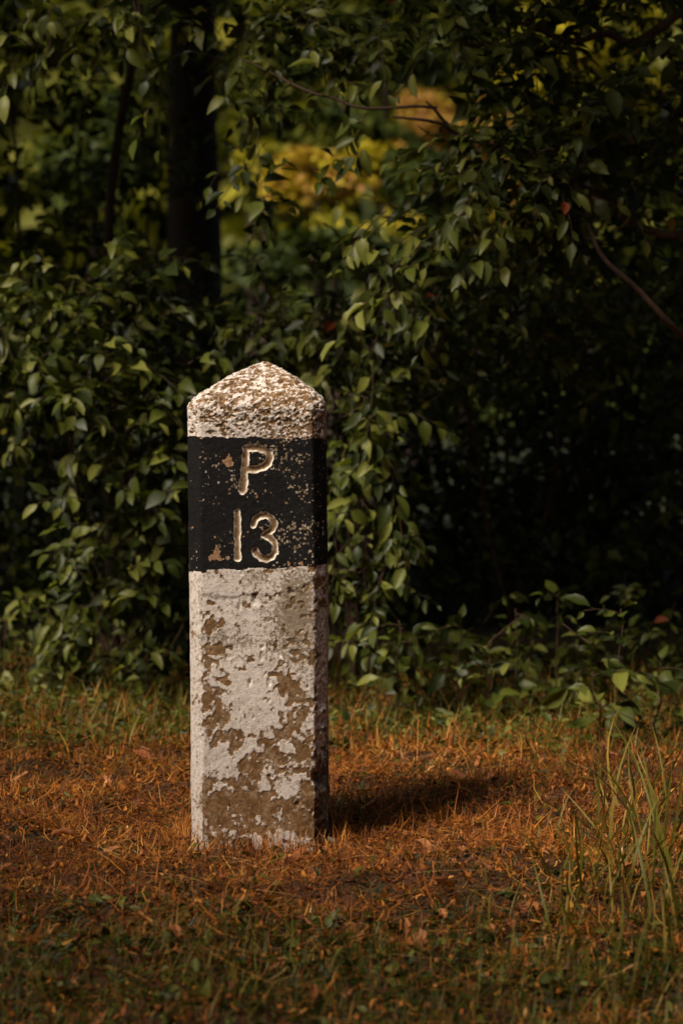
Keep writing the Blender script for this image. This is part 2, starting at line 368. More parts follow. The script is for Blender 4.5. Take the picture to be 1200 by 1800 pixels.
    chip = chip + .6 * blob(449, 812, 7, 6) + .35 * blob(440, 850, 22, 16) + .45 * blob(342, 776, 5, 3) + .5 * blob(500, 996, 50, 6) + .4 * blob(519, 945, 3, 16) + .35 * blob(535, 855, 8, 5) + .35 * blob(552, 884, 7, 4)
    chip = chip * .8 - .18 + (n2 - .5) * 1.9 + (n1 - .5) * 1.0
    bare = np.where(inband, chip, bare)
    # --- carved characters
    strokes = {
        'letter': [[(432, 792), (430, 830), (426, 864)], [(432, 791), (452, 790), (464, 793), (472, 800), (474, 809), (470, 818), (462, 824), (450, 827), (432, 828)]],
        'digit': [[(416, 904), (417, 945), (417.5, 985)]],
        'digit_three': [[(445, 926), (448, 916), (456, 910), (466, 909), (475, 912), (480, 919), (481, 927), (477, 935), (469, 941), (464, 944), (474, 948), (481, 955), (484, 964), (483, 974), (477, 982), (468, 986), (458, 984), (451, 978), (447, 971)]]}
    hw = {'letter': .0100, 'digit': .0095, 'digit_three': .0090}
    groove = np.zeros(X.shape); cls = np.zeros(X.shape, int)
    wob = (n2 - .5) * .0045 + (n1 - .5) * .003
    for k, (nm, st) in enumerate(strokes.items()):
        d = np.full(X.shape, 9.0)
        for s in st: d = np.minimum(d, seg_dist(X, Z, [loc(*q) for q in s]))
        if nm == 'letter':                                                        # the stem widens towards its foot
            d = np.where(Z < loc(0, 845)[1], d - .0012, d)
        g = np.clip(1 - (d + wob) / hw[nm], 0, 1); g = np.where(front, g, 0)
        cls = np.where((g > .02) & (g > groove), k + 1, cls); groove = np.maximum(groove, g)
    # --- relief
    dsp = (fbm(V, 9, 3, 41) - .5) * .004 + (n1 - .5) * .0016 + (n2 - .5) * .0012
    dsp = dsp - .0013 * sst(.42, .6, bare) * (~inband) * (1 - capm)
    rough = (fbm(V, 75, 4, 51) - .5)
    ridg = np.abs(fbm(V, 60, 3, 61) - .5) * 2
    dsp = dsp + sst(.86, .925, Z) * (rough * .004 + (n1 - .5) * .003) + sst(.835, .88, Z) * (qc - .5) * .010
    dsp = dsp - .0048 * sst(0, .75, groove)
    dsp = dsp + onch_r * sst(.45, .2, Z) * ((n1 - .5) * .012 - .003) + np.where(side, (n1 - .5) * .004, 0)
    def pit(cx, cy, r, dep, rim=.18):
        rr = np.hypot(px - cx + (n1 - .5) * r * 3, (py - cy) * .8 + (n2 - .5) * r * 3) / r
        return np.where(front | (capm > 0), -dep * np.exp(-rr ** 2 * 1.4) + dep * rim * np.exp(-((rr - 1.35) * 3) ** 2), 0)
    for q in [(509, 1043, 6, .006), (460, 1142, 4.5, .0026), (461, 1159, 4.5, .0024), (488, 1151, 6, .003), (436, 1203, 5, .004), (472, 1205, 5, .003), (473, 1371, 5, .003), (521, 1423, 6, .004),
              (448, 1058, 6, .003), (421, 1070, 4, .002), (534, 1037, 4, .003), (402, 1158, 3, .002), (372, 1150, 3, .002), (466, 1190, 4, .0025), (555, 1372, 9, .008), (556, 1340, 7, .005), (560, 1310, 6, .004)]: dsp = dsp + pit(*q)
    for _ in range(70):
        dsp = dsp + pit(rng.uniform(345, 560), rng.uniform(1010, 1480), rng.uniform(1.6, 3.4), rng.uniform(.0008, .002))
    # sunk panel on the face
    pe = sst(349, 355, px + (n1 - .5) * 12) * sst(1047, 1054, py + (n1 - .5) * 14) * sst(545, 500, px)
    dsp = dsp - np.where(front, .0018 * (.3 + 1.4 * n3) * pe * (sst(520, 430, px) * sst(1260, 1120, py) + sst(1300, 1100, py) * .3), 0)
    # chips at the eaves and along the right arris
    def dent(lx, ly, lz, r, dep): return -dep * np.exp(-(((X - lx) ** 2 + (Y - ly) ** 2 + (Z - lz) ** 2) / r ** 2))
    dsp = dsp + dent(.142, -.11, .862, .012, .011) + dent(.14, -.12, .845, .008, .004) + dent(.13, -.12, .905, .012, .004) + dent(-.13, -.12, .902, .012, .004) \
        + dent(.125, -.122, .13, .02, .009) + dent(.12, -.125, .06, .018, .006) + dent(.128, -.118, .19, .012, .006) + dent(.125, -.122, .02, .03, .006)
    V = V + Nn * dsp[..., None]
    er = np.zeros(nr); er[max(iz_t - 0, 0)] = 1; er[iz_b] = 1
    V[..., 2] += er[:, None] * ((fbm(V, 120, 2, 77) - .5) * .008 + (fbm(V, 25, 2, 78) - .5) * .012)
    # --- split into objects
    fi = (np.arange(nr - 1)[:, None] * nc + np.arange(nc)[None]); fj = (np.arange(nr - 1)[:, None] * nc + (np.arange(nc)[None] + 1) % nc)
    Q = np.stack([fi, fj, fj + nc, fi + nc], -1).reshape(-1, 4)
    rowid = np.repeat(np.arange(nr - 1), nc); fc = cls.reshape(-1)[Q].min(1)
    VV = V.reshape(-1, 3); A = dict(bare=bare.ravel(), grime=grime.ravel(), moss=moss.ravel(), lichen=lich.ravel() * 1.0, groove=groove.ravel())
    def part(name, sel, band, lab=None, rname=None, close=False):
        q = Q[sel]; u, inv = np.unique(q, return_inverse=True); at = {k: v[u] for k, v in A.items()}; at['band'] = np.full(len(u), float(band))
        o = link(rname or name, mesh_np(name, VV[u], [inv.reshape(-1, 4)], STONE, at), root)
        if lab: o['label'] = lab
        return o
    part('shaft', rowid < iz_b, 0, 'dirty white shaft with paint flaking off to brown stone')
    part('cap', rowid >= iz_t, 0, 'rough pitted pyramid top')
    bsel = (rowid >= iz_b) & (rowid < iz_t)
    part('black_band', bsel & (fc == 0), 1, 'black painted band with lichen specks')
    part('letter', bsel & (fc == 1), 1, 'carved letter P')
    part('digit', bsel & (fc == 2), 1, 'carved digit 1')
    part('digit', bsel & (fc == 3), 1, 'carved digit 3')
make_milestone()

# ------------------------------------------------------------------ leaves
US = np.array([-.22, 0, .10, .32, .58, .82, 1.0]); HWID = np.array([.02, .03, .5, 1.0, .86, .42, 0.0])
def leaf_template(width, fold, curl, wav, seed, shape=HWID):
    V = []
    for r, (u, h) in enumerate(zip(US, shape)):
        zc = -curl * max(u, 0) ** 2 * .5
        if r == len(US) - 1: V.append((0.02 * math.sin(seed), u, zc)); continue
        x = h * width * .5
        for s in (-1, 0, 1):
            V.append((x * s + .03 * math.sin(seed + u * 3) * max(u, 0), u - (.02 if s else 0), zc + (fold * abs(x * s)) + wav * math.sin(seed * 5 + u * 9 + s) * abs(s) * h))
    return np.array(V)
LQ = []
for r in range(5):
    a = r * 3
    LQ += [(a, a + 1, a + 4, a + 3), (a + 1, a + 2, a + 5, a + 4)]
LQ = np.array(LQ); LT = np.array([(15, 16, 18), (16, 17, 18)])
NVAR = 26
LVAR, LTINT = [], []
for k in range(NVAR):
    sh = HWID.copy()
    if k % 3 == 1: sh = np.array([.02, .03, .42, .8, .9, .62, 0])
    LVAR.append(leaf_template(rng.uniform(.40, .64), rng.uniform(.05, .9), rng.uniform(-.2, 1.0), rng.uniform(.01, .06), k * 1.7, sh))
    LTINT.append(rng.beta(2, 1.8) * .91)
LTINT[-2] = .935; LTINT[-1] = .975
LTINT = np.array(LTINT); LVAR = np.array(LVAR)
_vmesh = {}
def leaf_mesh(v, material=None, key='leaf'):
    m = material or GREEN
    if (v, key) not in _vmesh: _vmesh[(v, key)] = mesh_np(key, LVAR[v], [LQ, LT], m, {'tint': np.full(19, LTINT[v])})
    return _vmesh[(v, key)]
def frames(d, n):
    d = d / (np.linalg.norm(d, axis=1)[:, None] + 1e-9); x = np.cross(d, n); x /= np.linalg.norm(x, axis=1)[:, None] + 1e-9
    return np.stack([x, d, np.cross(x, d)], -1)         # columns: across, along, normal
def leaves_geo(pos, R, size, var, off=(0, 0, 0), tint=None):
    T = LVAR[var]; V = np.einsum('nij,nkj->nki', R, T) * size[:, None, None] + (pos - np.asarray(off))[:, None]
    n = len(pos); b = (np.arange(n) * 19)[:, None, None]
    t = LTINT[var] if tint is None else tint
    return V.reshape(-1, 3), (LQ[None] + b).reshape(-1, 4), (LT[None] + b).reshape(-1, 3), np.repeat(t, 19)

HOLLOWS = [(W(20, 880, 7.6), (.24, .9, .19)), (W(120, 900, 7.6), (.12, .8, .10)), (W(940, 860, 8.0), (.24, 1.3, .26)), (W(1090, 850, 8.0), (.25, 1.3, .28)), (W(810, 760, 7.6), (.10, .7, .18))]      # open dark hollows in the hedge
class Plant:
    all = []
    def __init__(s, name, label, cat, base, group=None, nparts=300, size=.060, autumn=.002, light=(0, -.7, .8)):
        s.name, s.label, s.cat, s.base, s.group, s.nparts, s.size, s.autumn = name, label, cat, np.asarray(base, float), group, nparts, size, autumn
        s.light = np.asarray(light, float); s.p, s.R, s.s, s.v = [], [], [], []; s.tw = Bag(); s.br = []
        Plant.all.append(s)
    def rnd_var(s, n):
        v = rng.integers(0, NVAR - 2, n); a = rng.random(n) < s.autumn; v[a] = rng.integers(NVAR - 2, NVAR, a.sum()); return v
    def branch(s, pts, r0, r1, k=8, name='branch'):
        b = Bag(); b.tube(pts, np.linspace(r0, r1, len(pts)), k); s.br.append((name, b))
    def spray(s, o, d, L, n, size=None, droop=.25, twig=True, tr=.0016, nrm=None):
        size = size or s.size; d = np.asarray(d, float); d = d / np.linalg.norm(d)
        t = np.linspace(0, 1, max(5, n // 2)); side = np.cross(d, (0, 0, 1)); side /= np.linalg.norm(side) + 1e-9
        bend = rng.normal(0, .12)
        path = lambda t: np.asarray(o)[None] + d[None] * (t * L)[:, None] + np.array([[0, 0, -1]]) * (droop * L * t ** 2)[:, None] + side[None] * (bend * L * t ** 2)[:, None]
        if twig: s.tw.tube(path(t), np.linspace(tr, tr * .4, len(t)), 4)
        tl = np.linspace(.12, 1, n) + rng.uniform(-.02, .02, n); P = path(tl)
        tan = path(tl + .02) - P; tan /= np.linalg.norm(tan, axis=1)[:, None]
        sg = np.where(np.arange(n) % 2 == 0, 1, -1)[:, None]; ang = rng.uniform(.5, 1.15, n)[:, None] * (1 - .6 * (tl[:, None] > .93))
        up = np.cross(np.broadcast_to(side, tan.shape), tan); roll = rng.normal(0, .5, n)[:, None]
        sd = side[None] * np.cos(roll) + up * np.sin(roll)
        D = tan * np.cos(ang) + sg * sd * np.sin(ang) + rng.normal(0, .18, (n, 3)) + np.array([[0, 0, -.22]])
        ln = s.light if nrm is None else np.asarray(nrm, float)
        nn = ln[None] + rng.normal(0, .55, (n, 3)) + up * .35
        nn = np.where(nn[:, 1:2] > .6, -nn, nn)
        R = frames(D, nn); sz = size * rng.uniform(.42, 1.18, n) * (1 - .25 * (tl > .85))
        P = P + R[:, :, 1] * (sz * .22)[:, None]
        s.p.append(P); s.R.append(R); s.s.append(sz); s.v.append(s.rnd_var(n))
    def cluster(s, c, rad, n, L=(.10, .24), nl=(6, 13), out=(0, -.6, .15), size=None, droop=(.05, .5), spread=.8, surf=0.0, twig=True):
        for _ in range(n):
            q = rng.normal(0, 1, 3); q /= np.linalg.norm(q); r = rng.uniform(surf, 1) ** (1 / 3 if surf == 0 else 1)
            o = c + q * rad * r; z0 = gz(o[0], o[1]) + .03
            if o[2] < z0: o[2] = z0 + rng.uniform(0, .08)
            d = np.asarray(out) + rng.normal(0, spread, 3) * np.array([1, .7, .8])
            l = rng.uniform(*L); k = int(rng.integers(*nl)); s.spray(o, d, l, k, size, rng.uniform(*droop), twig)
    def arrays(s):
        p, R, z, v = np.concatenate(s.p), np.concatenate(s.R), np.concatenate(s.s), np.concatenate(s.v)
        keep = p[:, 2] > gz(p[:, 0], p[:, 1]) + .01
        for c, rad in HOLLOWS: keep &= (((p - c) / rad) ** 2).sum(1) > 1 + .5 * (vnoise(p, 9, 3) - .5)
        return p[keep], R[keep], z[keep], v[keep]
def stem_to(pl, base, tip, r0, r1, bow=(0, 0, .1), name='stem', n=14, wig=.03, k=8):
    base, tip = np.asarray(base, float), np.asarray(tip, float); b = np.asarray(bow)
    P = wiggle(bez(base, base + (tip - base) * .3 + b, base + (tip - base) * .7 + b, tip, n), wig, int(rng.integers(1000)))
    pl.branch(P, r0, r1, k, name); return P
def base_at(px, D):
    x = W(px, 900, D)[0]; y = CAM[1] + D; return np.array([x, y, float(gz(x, y)) - .03])

# px, py, D, rx px, ry px, r depth m, sprays
def fill(pl, rows, stem_r=.007, stem_every=1, **kw):
    for i, (px, py, D, rx, ry, rd, n) in enumerate(rows):
        n = max(2, int(n * .68)); c = W(px, py, D); k = D / FPX
        pl.cluster(c, np.array([rx * k, rd, ry * k]), n, **kw)
        if stem_r and i % stem_every == 0: stem_to(pl, pl.base + rng.normal(0, .04, 3) * (1, 1, 0), c + np.array([0, .05, 0]), stem_r, stem_r * .35, bow=(0, .12, .12))

# --- left shrub, the brightest
A = Plant('leafy_shrub', 'bright leafy green shrub filling the hedge on the left of the milestone', 'shrub', base_at(215, 7.7), autumn=.002, size=.066)
for q in [(110, 470, -.6), (190, 440, .3), (60, 500, -.5), (250, 480, .5), (100, 560, .2), (160, 620, .4), (230, 640, -.3), (60, 640, .4), (280, 560, .4), (330, 640, .5), (220, 760, .3), (150, 880, -.8), (180, 930, -.6), (270, 880, .3), (130, 1020, -.3), (230, 1000, .4)]:
    A.spray(W(q[0], q[1], 6.85), (q[2], -.45, .35), .16, 7, .07, .35, nrm=(-.4, -.75, .6))
fill(A, [(50, 575, 7.15, 95, 60, .22, 46), (160, 555, 7.1, 90, 75, .22, 52), (270, 590, 7.25, 60, 80, .2, 34), (70, 660, 7.1, 95, 50, .2, 36), (200, 690, 7.0, 100, 70, .22, 50),
         (310, 690, 7.1, 50, 60, .15, 22), (40, 720, 7.1, 60, 28, .12, 12), (190, 775, 7.0, 80, 40, .12, 22), (285, 830, 7.0, 45, 90, .16, 28), (245, 915, 7.1, 65, 55, .16, 26),
         (180, 985, 7.15, 90, 50, .16, 26), (80, 1090, 7.35, 85, 45, .14, 22), (270, 1040, 7.2, 60, 60, .15, 26), (190, 1090, 7.3, 100, 50, .15, 24), (290, 1120, 7.3, 50, 60, .12, 20), (130, 1140, 7.4, 60, 35, .12, 10),
         (225, 470, 7.1, 60, 40, .15, 10), (250, 1160, 7.3, 50, 30, .1, 10)], L=(.09, .2), nl=(5, 11))
# --- shrub behind and right of the stone
B = Plant('leafy_shrub', 'drooping green shrub hanging in a curtain just behind the right side of the milestone', 'shrub', base_at(640, 7.3), autumn=.002)
fill(B, [(420, 560, 7.3, 50, 60, .18, 18), (500, 560, 7.2, 70, 60, .2, 26), (600, 540, 7.1, 80, 40, .2, 26), (450, 460, 7.3, 50, 30, .12, 8), (560, 465, 7.2, 70, 25, .12, 9), (660, 460, 7.1, 60, 20, .12, 7), (690, 530, 7.0, 60, 40, .18, 20), (470, 640, 7.3, 70, 50, .2, 22),
         (600, 620, 7.1, 80, 60, .2, 30), (700, 640, 7.1, 60, 60, .18, 18), (630, 720, 6.9, 60, 60, .14, 22), (650, 800, 6.85, 50, 60, .12, 16), (640, 880, 6.8, 50, 50, .12, 14),
         (690, 940, 6.8, 60, 50, .12, 14), (620, 1000, 6.8, 40, 60, .1, 12), (680, 1050, 6.75, 60, 50, .1, 12), (620, 1110, 6.95, 50, 40, .1, 10), (720, 1130, 6.95, 60, 40, .1, 10)],
     L=(.10, .22), nl=(5, 10), droop=(.2, .9), size=.058)
for px, py, dx, n in [(655, 640, .02, 11), (640, 700, .05, 11), (660, 760, .07, 11), (690, 830, .06, 9), (700, 880, .05, 9), (590, 900, 0, 8)]:
    B.spray(W(px, py, 6.6), (dx, -.1, -1), .22, n, .062, 0, True, .002, nrm=(-.15, -.9, .5))
# --- middle thicket, right of the gap
M_ = Plant('leafy_shrub', 'dim green shrub below the overhanging branches in the middle right of the hedge', 'shrub', base_at(930, 7.8), autumn=.002)
fill(M_, [(740, 450, 7.2, 60, 50, .2, 24), (800, 520, 7.2, 80, 60, .25, 34), (900, 500, 7.3, 90, 60, .25, 34), (1000, 520, 7.4, 90, 60, .25, 28), (1110, 540, 7.5, 80, 70, .25, 24), (860, 600, 7.3, 100, 50, .25, 28),
          (980, 620, 7.5, 90, 50, .25, 20), (780, 660, 7.3, 60, 50, .2, 16), (900, 680, 7.7, 90, 40, .25, 6), (1120, 680, 7.8, 80, 60, .25, 6), (1180, 450, 7.4, 60, 60, .2, 14)], L=(.09, .2), nl=(5, 11), size=.05, stem_every=50)
fill(M_, [(840, 1130, 7.2, 80, 40, .15, 12), (960, 1120, 7.3, 90, 50, .15, 14), (1080, 1110, 7.4, 90, 60, .15, 12), (1180, 1080, 7.4, 60, 70, .15, 10), (900, 1190, 7.0, 100, 30, .12, 10), (1040, 1190, 7.0, 100, 30, .12, 8)], stem_r=0, L=(.09, .2), nl=(5, 10), size=.06)
# --- the overhanging tree, rooted outside the picture on the right
T = Plant('overhanging_tree', 'dark leafed tree whose branches hang into the top right over the yellow gap', 'tree', base_at(1560, 7.4), autumn=.002, size=.062)
for q in [(640, 400, -.5), (700, 430, -.7), (760, 430, -.6), (690, 490, -.4), (640, 530, -.5), (735, 540, -.2), (610, 460, .4), (820, 350, -.5), (770, 400, -.7), (860, 400, -.3), (1030, 200, -.5), (1000, 150, .3), (870, 300, -.5), (930, 350, .3), (820, 440, -.4)]:
    T.spray(W(q[0] + 40, q[1] - 30, 6.3), (q[2], -.3, -.35), .15, 7, .072, .4, nrm=(-.4, -.75, .6))
fill(T, [(500, 30, 6.9, 90, 40, .2, 18), (590, 70, 6.7, 80, 50, .2, 20), (690, 80, 6.6, 80, 50, .2, 22), (790, 60, 6.6, 80, 60, .2, 28), (880, 120, 6.5, 80, 70, .2, 34), (980, 60, 6.6, 80, 60, .2, 24),
         (860, 240, 6.45, 70, 60, .18, 28), (960, 230, 6.5, 80, 70, .2, 32), (1060, 180, 6.5, 70, 70, .2, 26), (1150, 120, 6.6, 60, 70, .2, 16), (900, 330, 6.5, 80, 60, .2, 28), (1010, 330, 6.5, 80, 60, .2, 26),
         (820, 320, 6.45, 40, 40, .14, 12), (1120, 300, 6.6, 70, 70, .2, 20), (800, 400, 6.5, 60, 40, .16, 16), (960, 420, 6.7, 80, 40, .2, 16), (760, 440, 6.5, 50, 24, .12, 8), (600, 150, 6.5, 50, 16, .1, 4), (490, 170, 6.7, 60, 30, .12, 6), (440, 260, 6.8, 30, 60, .1, 9), (430, 360, 6.9, 40, 30, .1, 6), (560, 300, 6.8, 60, 20, .1, 3),
         (1190, 240, 6.6, 50, 80, .2, 12), (700, 0, 6.8, 200, 30, .3, 30), (1000, 0, 6.8, 200, 30, .3, 26)], stem_r=0, L=(.10, .24), nl=(5, 11))
def PX(l): return np.array([W(*q) for q in l])
def spline(P, n=24):
    P = np.asarray(P, float); t = np.arange(len(P)); tt = np.linspace(0, len(P) - 1, n); out = np.zeros((n, 3))
    Q = np.concatenate([[2 * P[0] - P[1]], P, [2 * P[-1] - P[-2]]])
    for i, u in enumerate(tt):
        k = min(int(u), len(P) - 2); f = u - k; a, b, c, d = Q[k:k + 4]
        out[i] = .5 * (2 * b + (c - a) * f + (2 * a - 5 * b + 4 * c - d) * f * f + (3 * b - a - 3 * c + d) * f ** 3)
    return out
top = PX([(1500, -300, 7.2)])[0]
T.branch(wiggle(spline([T.base, T.base + (top - T.base) * .5 + (.05, 0, 0), top, top + (-.3, .1, .9), top + (-.6, .2, 1.8)], 30), .04, 5), .10, .04, 14, 'trunk')
T.branch(wiggle(spline([*PX([(1530, 760, 7.3), (1330, 700, 6.8), (1200, 592, 6.35), (1120, 510, 6.3), (1060, 455, 6.3), (1035, 400, 6.35), (1010, 330, 6.4)])], 30), .006, 2), .0115, .0035, 8)
T.branch(wiggle(spline([*PX([(1520, 300, 7.2), (1330, 330, 6.9), (1200, 412, 6.5), (1100, 385, 6.5), (1060, 345, 6.5), (960, 300, 6.45), (880, 262, 6.45), (800, 235, 6.45), (770, 215, 6.45), (690, 205, 6.45)])], 40), .006, 3), .014, .0035, 8)
T.branch(wiggle(spline([*PX([(812, 240, 6.45), (790, 222, 6.43), (765, 195, 6.42), (748, 178, 6.42)])], 10), .003, 4), .006, .003, 6)
T.branch(wiggle(spline([*PX([(768, 190, 6.42), (730, 187, 6.42), (640, 190, 6.42), (590, 175, 6.45), (540, 160, 6.5), (470, 125, 6.6), (420, 100, 6.7)])], 20), .004, 6), .0045, .0025, 6)
T.branch(wiggle(spline([*PX([(1480, -200, 7.2), (1300, -60, 6.8), (1190, 20, 6.7), (1110, 75, 6.7), (1060, 60, 6.7), (1000, 75, 6.6), (900, 40, 6.6), (890, 90, 6.6), (780, 60, 6.6)])], 40), .01, 7), .017, .004, 8)
T.branch(wiggle(spline([*PX([(1000, 360, 6.5), (975, 265, 6.3), (940, 270, 6.3), (925, 272, 6.3)])], 14), .003, 8), .004, .0025, 6)
for px, py, D, d, n, sz in [(600, 185, 6.35, (.35, -.1, -1), 7, .066), (640, 200, 6.35, (-.12, -.2, -1), 6, .066), (760, 255, 6.3, (-1, -.2, -.3), 5, .08), (690, 380, 6.4, (-.8, -.3, -.6), 6, .07), (645, 390, 6.4, (-.7, -.3, -.5), 4, .07)]:
    T.spray(W(px, py, D), d, .12, n, sz, .1)
# --- top left overhang
L_ = Plant('slender_tree', 'slender dark sapling with its leafy tips hanging into the top left corner', 'tree', base_at(200, 8.6), autumn=.002, size=.06)
fill(L_, [(40, 20, 6.8, 60, 40, .15, 8), (130, 10, 6.8, 70, 40, .15, 10), (230, 30, 6.8, 60, 50, .15, 12), (330, 20, 6.9, 70, 50, .15, 14), (430, 50, 6.9, 60, 50, .15, 14), (180, 80, 6.8, 40, 30, .1, 4), (380, 110, 6.9, 50, 30, .1, 7), (60, 100, 6.7, 30, 20, .08, 3),
          (470, 150, 7.0, 50, 50, .15, 7), (280, 130, 7.0, 40, 20, .1, 3)], stem_r=0, L=(.1, .2), nl=(4, 9), droop=(.4, 1.1))
for px, py in [(30, 100), (90, 70), (95, 10), (265, 180), (240, 20)]:
    L_.spray(W(px, py, 6.6), (-.35, -.2, -1), .12, 5, .068, .1)
L_.branch(wiggle(spline([L_.base, *PX([(188, 700, 8.6), (186, 370, 8.6), (205, 200, 8.5), (235, 50, 8.4), (250, -150, 8.2), (200, -500, 8)])], 40), .02, 9), .022, .010, 10, 'trunk')
L_.branch(wiggle(spline([*PX([(248, -120, 8.2), (240, -60, 7.6), (240, 0, 7.0), (250, 100, 6.8), (268, 130, 6.8)])], 16), .01, 10), .008, .002, 6)
L_.branch(wiggle(spline([*PX([(246, -100, 8.2), (150, -90, 7.4), (90, -30, 6.9), (40, 40, 6.7)])], 16), .01, 11), .008, .002, 6)
L_.branch(wiggle(spline([*PX([(250, -150, 8.2), (340, -80, 7.4), (400, 0, 7.0), (430, 80, 6.9)])], 16), .01, 12), .008, .002, 6)
c_ = np.array([-1.2, 1.5, 2.95]); L_.cluster(c_, np.array([.95, .45, .28]), 130, L=(.1, .25), nl=(7, 12))  # unseen leaf clump added above the view to shade the top left leaves
L_.branch(wiggle(bez(W(200, -500, 8), W(200, -520, 7.4), c_ + (0, .6, .1), c_, 14), .02, 21), .010, .004, 6)
# --- low plants at the foot of the hedge
def seedling(px, py, D, hpx, nlv, sz, label, lean=0, autumn=.02, name='seedling'):
    k = D / FPX; b = W(px, py, D); b[2] = float(gz(b[0], b[1])) - .01; top_ = W(px + lean, py - hpx, D)
    P = Plant(name, label, 'plant', b, nparts=300, size=sz, autumn=autumn)
    path = wiggle(bez(b, b + (0, 0, (top_ - b)[2] * .4), top_ - (0, 0, .03), top_, 10), .01, int(rng.integers(999)))
    P.branch(path, .003, .0012, 6, 'stem')
    P.spray(path[2], path[-1] - path[2], np.linalg.norm(path[-1] - path[2]), nlv, sz, 0, False)
    for i in range(2, 9, 2):
        P.spray(path[i], (rng.choice([-1, 1]) * rng.uniform(.5, 1), -.5, rng.uniform(0, .5)), sz * rng.uniform(.8, 1.8), 4, sz, .3)
    return P
seedling(1095, 1300, 6.25, 230, 12, .075, 'tallest upright seedling with broad leaves at the right foot of the hedge', -5, 0)
seedling(1060, 1290, 6.2, 110, 7, .085, 'low seedling with the largest drooping leaves beside the tallest seedling on the right', -20, 0)
seedling(1150, 1285, 6.4, 120, 8, .07, 'broad leafed seedling near the right edge behind the tall grass', 10)
seedling(975, 1250, 6.8, 210, 10, .055, 'thin seedling with small round bright leaves at its tip, right of the dark hollow', 8)
seedling(905, 1230, 6.8, 160, 9, .055, 'small leafed seedling in front of the dark hollow of the hedge')
seedling(800, 1240, 6.7, 150, 10, .065, 'seedling with wide leaves right of the curtain of drooping leaves', 10)
seedling(730, 1230, 6.6, 110, 9, .062, 'low leafy seedling between the milestone and the dark hollow', -8)
seedling(700, 1240, 6.5, 150, 8, .06, 'leggy seedling close behind the right side of the milestone')
seedling(860, 1240, 6.6, 80, 8, .06, 'short bushy seedling under the dark hollow')
seedling(45, 1215, 7.3, 170, 10, .06, 'seedling with arching leaves at the left edge beneath the hollow')
seedling(110, 1215, 7.2, 100, 9, .058, 'short seedling at the left foot of the hedge', 6)
seedling(260, 1230, 7.0, 90, 8, .06, 'broad leafed seedling just left of the milestone')
seedling(210, 1225, 7.1, 70, 8, .055, 'small seedling in the grass left of the milestone')
seedling(800, 1380, 5.75, 32, 7, .026, 'tiny bright green seedling in the brown litter right of the milestone', 3, 0)
seedling(868, 1360, 5.9, 26, 6, .024, 'tiny yellow green seedling farther right in the litter', 2, 0)
seedling(692, 1358, 5.9, 20, 5, .022, 'tiny seedling in the litter close right of the milestone', 2, 0)
seedling(802, 1485, 5.0, 16, 4, .022, 'two leaved seedling low in the litter right of the milestone shadow', 0, 0)

# --- dark thicket behind, and shrubs carrying the hedge on past both edges of the picture
def backshrub(px, D, rows, label, dens=1.0, size=.075):
    P = Plant('thicket_shrub', label, 'shrub', base_at(px, D), 'shrubs deep in the dark thicket', nparts=0, size=size, autumn=.002, light=(0, -.4, .8))
    b = P.base
    for (dx, z, r, n) in rows:
        c = np.array([b[0] + dx, b[1] + rng.uniform(-.1, .3), z])
        P.cluster(c, np.array([r, r * .8, r * .8]), int(n * dens), L=(.15, .35), nl=(7, 13), out=(0, -.3, .3), spread=1, twig=False)
        stem_to(P, b, c, .012, .004, bow=(dx * .1, .1, .1))
    return P
R3 = [(-.4, .3, .5, 46), (.4, .35, .5, 46), (0, .8, .55, 56), (-.4, 1.2, .45, 36), (.4, 1.25, .45, 36)]
backshrub(-160, 8.8, R3, 'dark thicket shrub behind the left edge of the bright shrub')
backshrub(220, 8.9, R3[:3] + [(0, 1.05, .45, 36)], 'dark thicket shrub beneath the slender sapling')
backshrub(560, 8.9, R3[:3], 'dark thicket shrub straight behind the milestone')
backshrub(900, 8.9, R3[:3] + [(0.3, 1.2, .45, 40)], 'dark thicket shrub filling the hollow right of the milestone')
backshrub(1240, 8.8, R3 + [(0, 1.7, .5, 40)], 'dark thicket shrub behind the right edge of the picture')
backshrub(380, 10.2, R3[:3], 'shadowy shrub at the foot of the thick trunk')
backshrub(800, 11.6, [(-.4, .4, .5, 40), (.4, .4, .5, 40), (0, .9, .45, 40)], 'shadowy shrub low at the very back of the thicket')
backshrub(1100, 11.8, [(-.4, .4, .5, 40), (.4, .4, .5, 40), (0, .9, .5, 40), (.3, 1.2, .4, 30)], 'shadowy shrub at the back of the thicket on the far right')
backshrub(20, 11.6, [(-.4, .4, .5, 40), (.4, .4, .5, 40), (0, .9, .5, 40)], 'shadowy shrub at the back of the thicket on the far left')
backshrub(1020, 9.9, [(-.4, .5, .4, 46), (0, .7, .4, 46), (.3, .5, .4, 46), (-.3, 1.1, .35, 40), (.2, 1.3, .4, 46)], 'dark shrub closing the back of the hollow near the right edge')
backshrub(870, 9.5, [(-.35, .5, .4, 46), (.3, .6, .4, 46), (-.3, 1.0, .35, 40), (.3, 1.1, .4, 46)], 'dark shrub closing the back of the hollow right of the milestone')
backshrub(780, 10.2, R3[:3], 'shadowy shrub farther back below the yellow gap')
backshrub(1150, 10.3, R3 + [(0, 1.8, .5, 40)], 'shadowy shrub farther back on the right')
R4 = [(-.3, .4, .5, 46), (.3, .5, .5, 46), (0, 1.0, .5, 46), (-.2, 1.6, .5, 46), (.2, 2.1, .5, 46), (-.1, 2.6, .5, 40)]
backshrub(60, 9.8, R4, 'tall dark shrub reaching up behind the slender sapling on the left')
backshrub(-120, 10.4, R4, 'tall dark shrub at the left edge of the thicket')
backshrub(250, 11.0, [(-.1, .5, .4, 46), (0, 1.2, .4, 46), (-.1, 1.9, .4, 40), (0, 2.4, .35, 20)], 'tall dark shrub close to the left side of the thick trunk')
backshrub(1060, 9.2, R4, 'tall dark shrub behind the overhanging branches on the right')
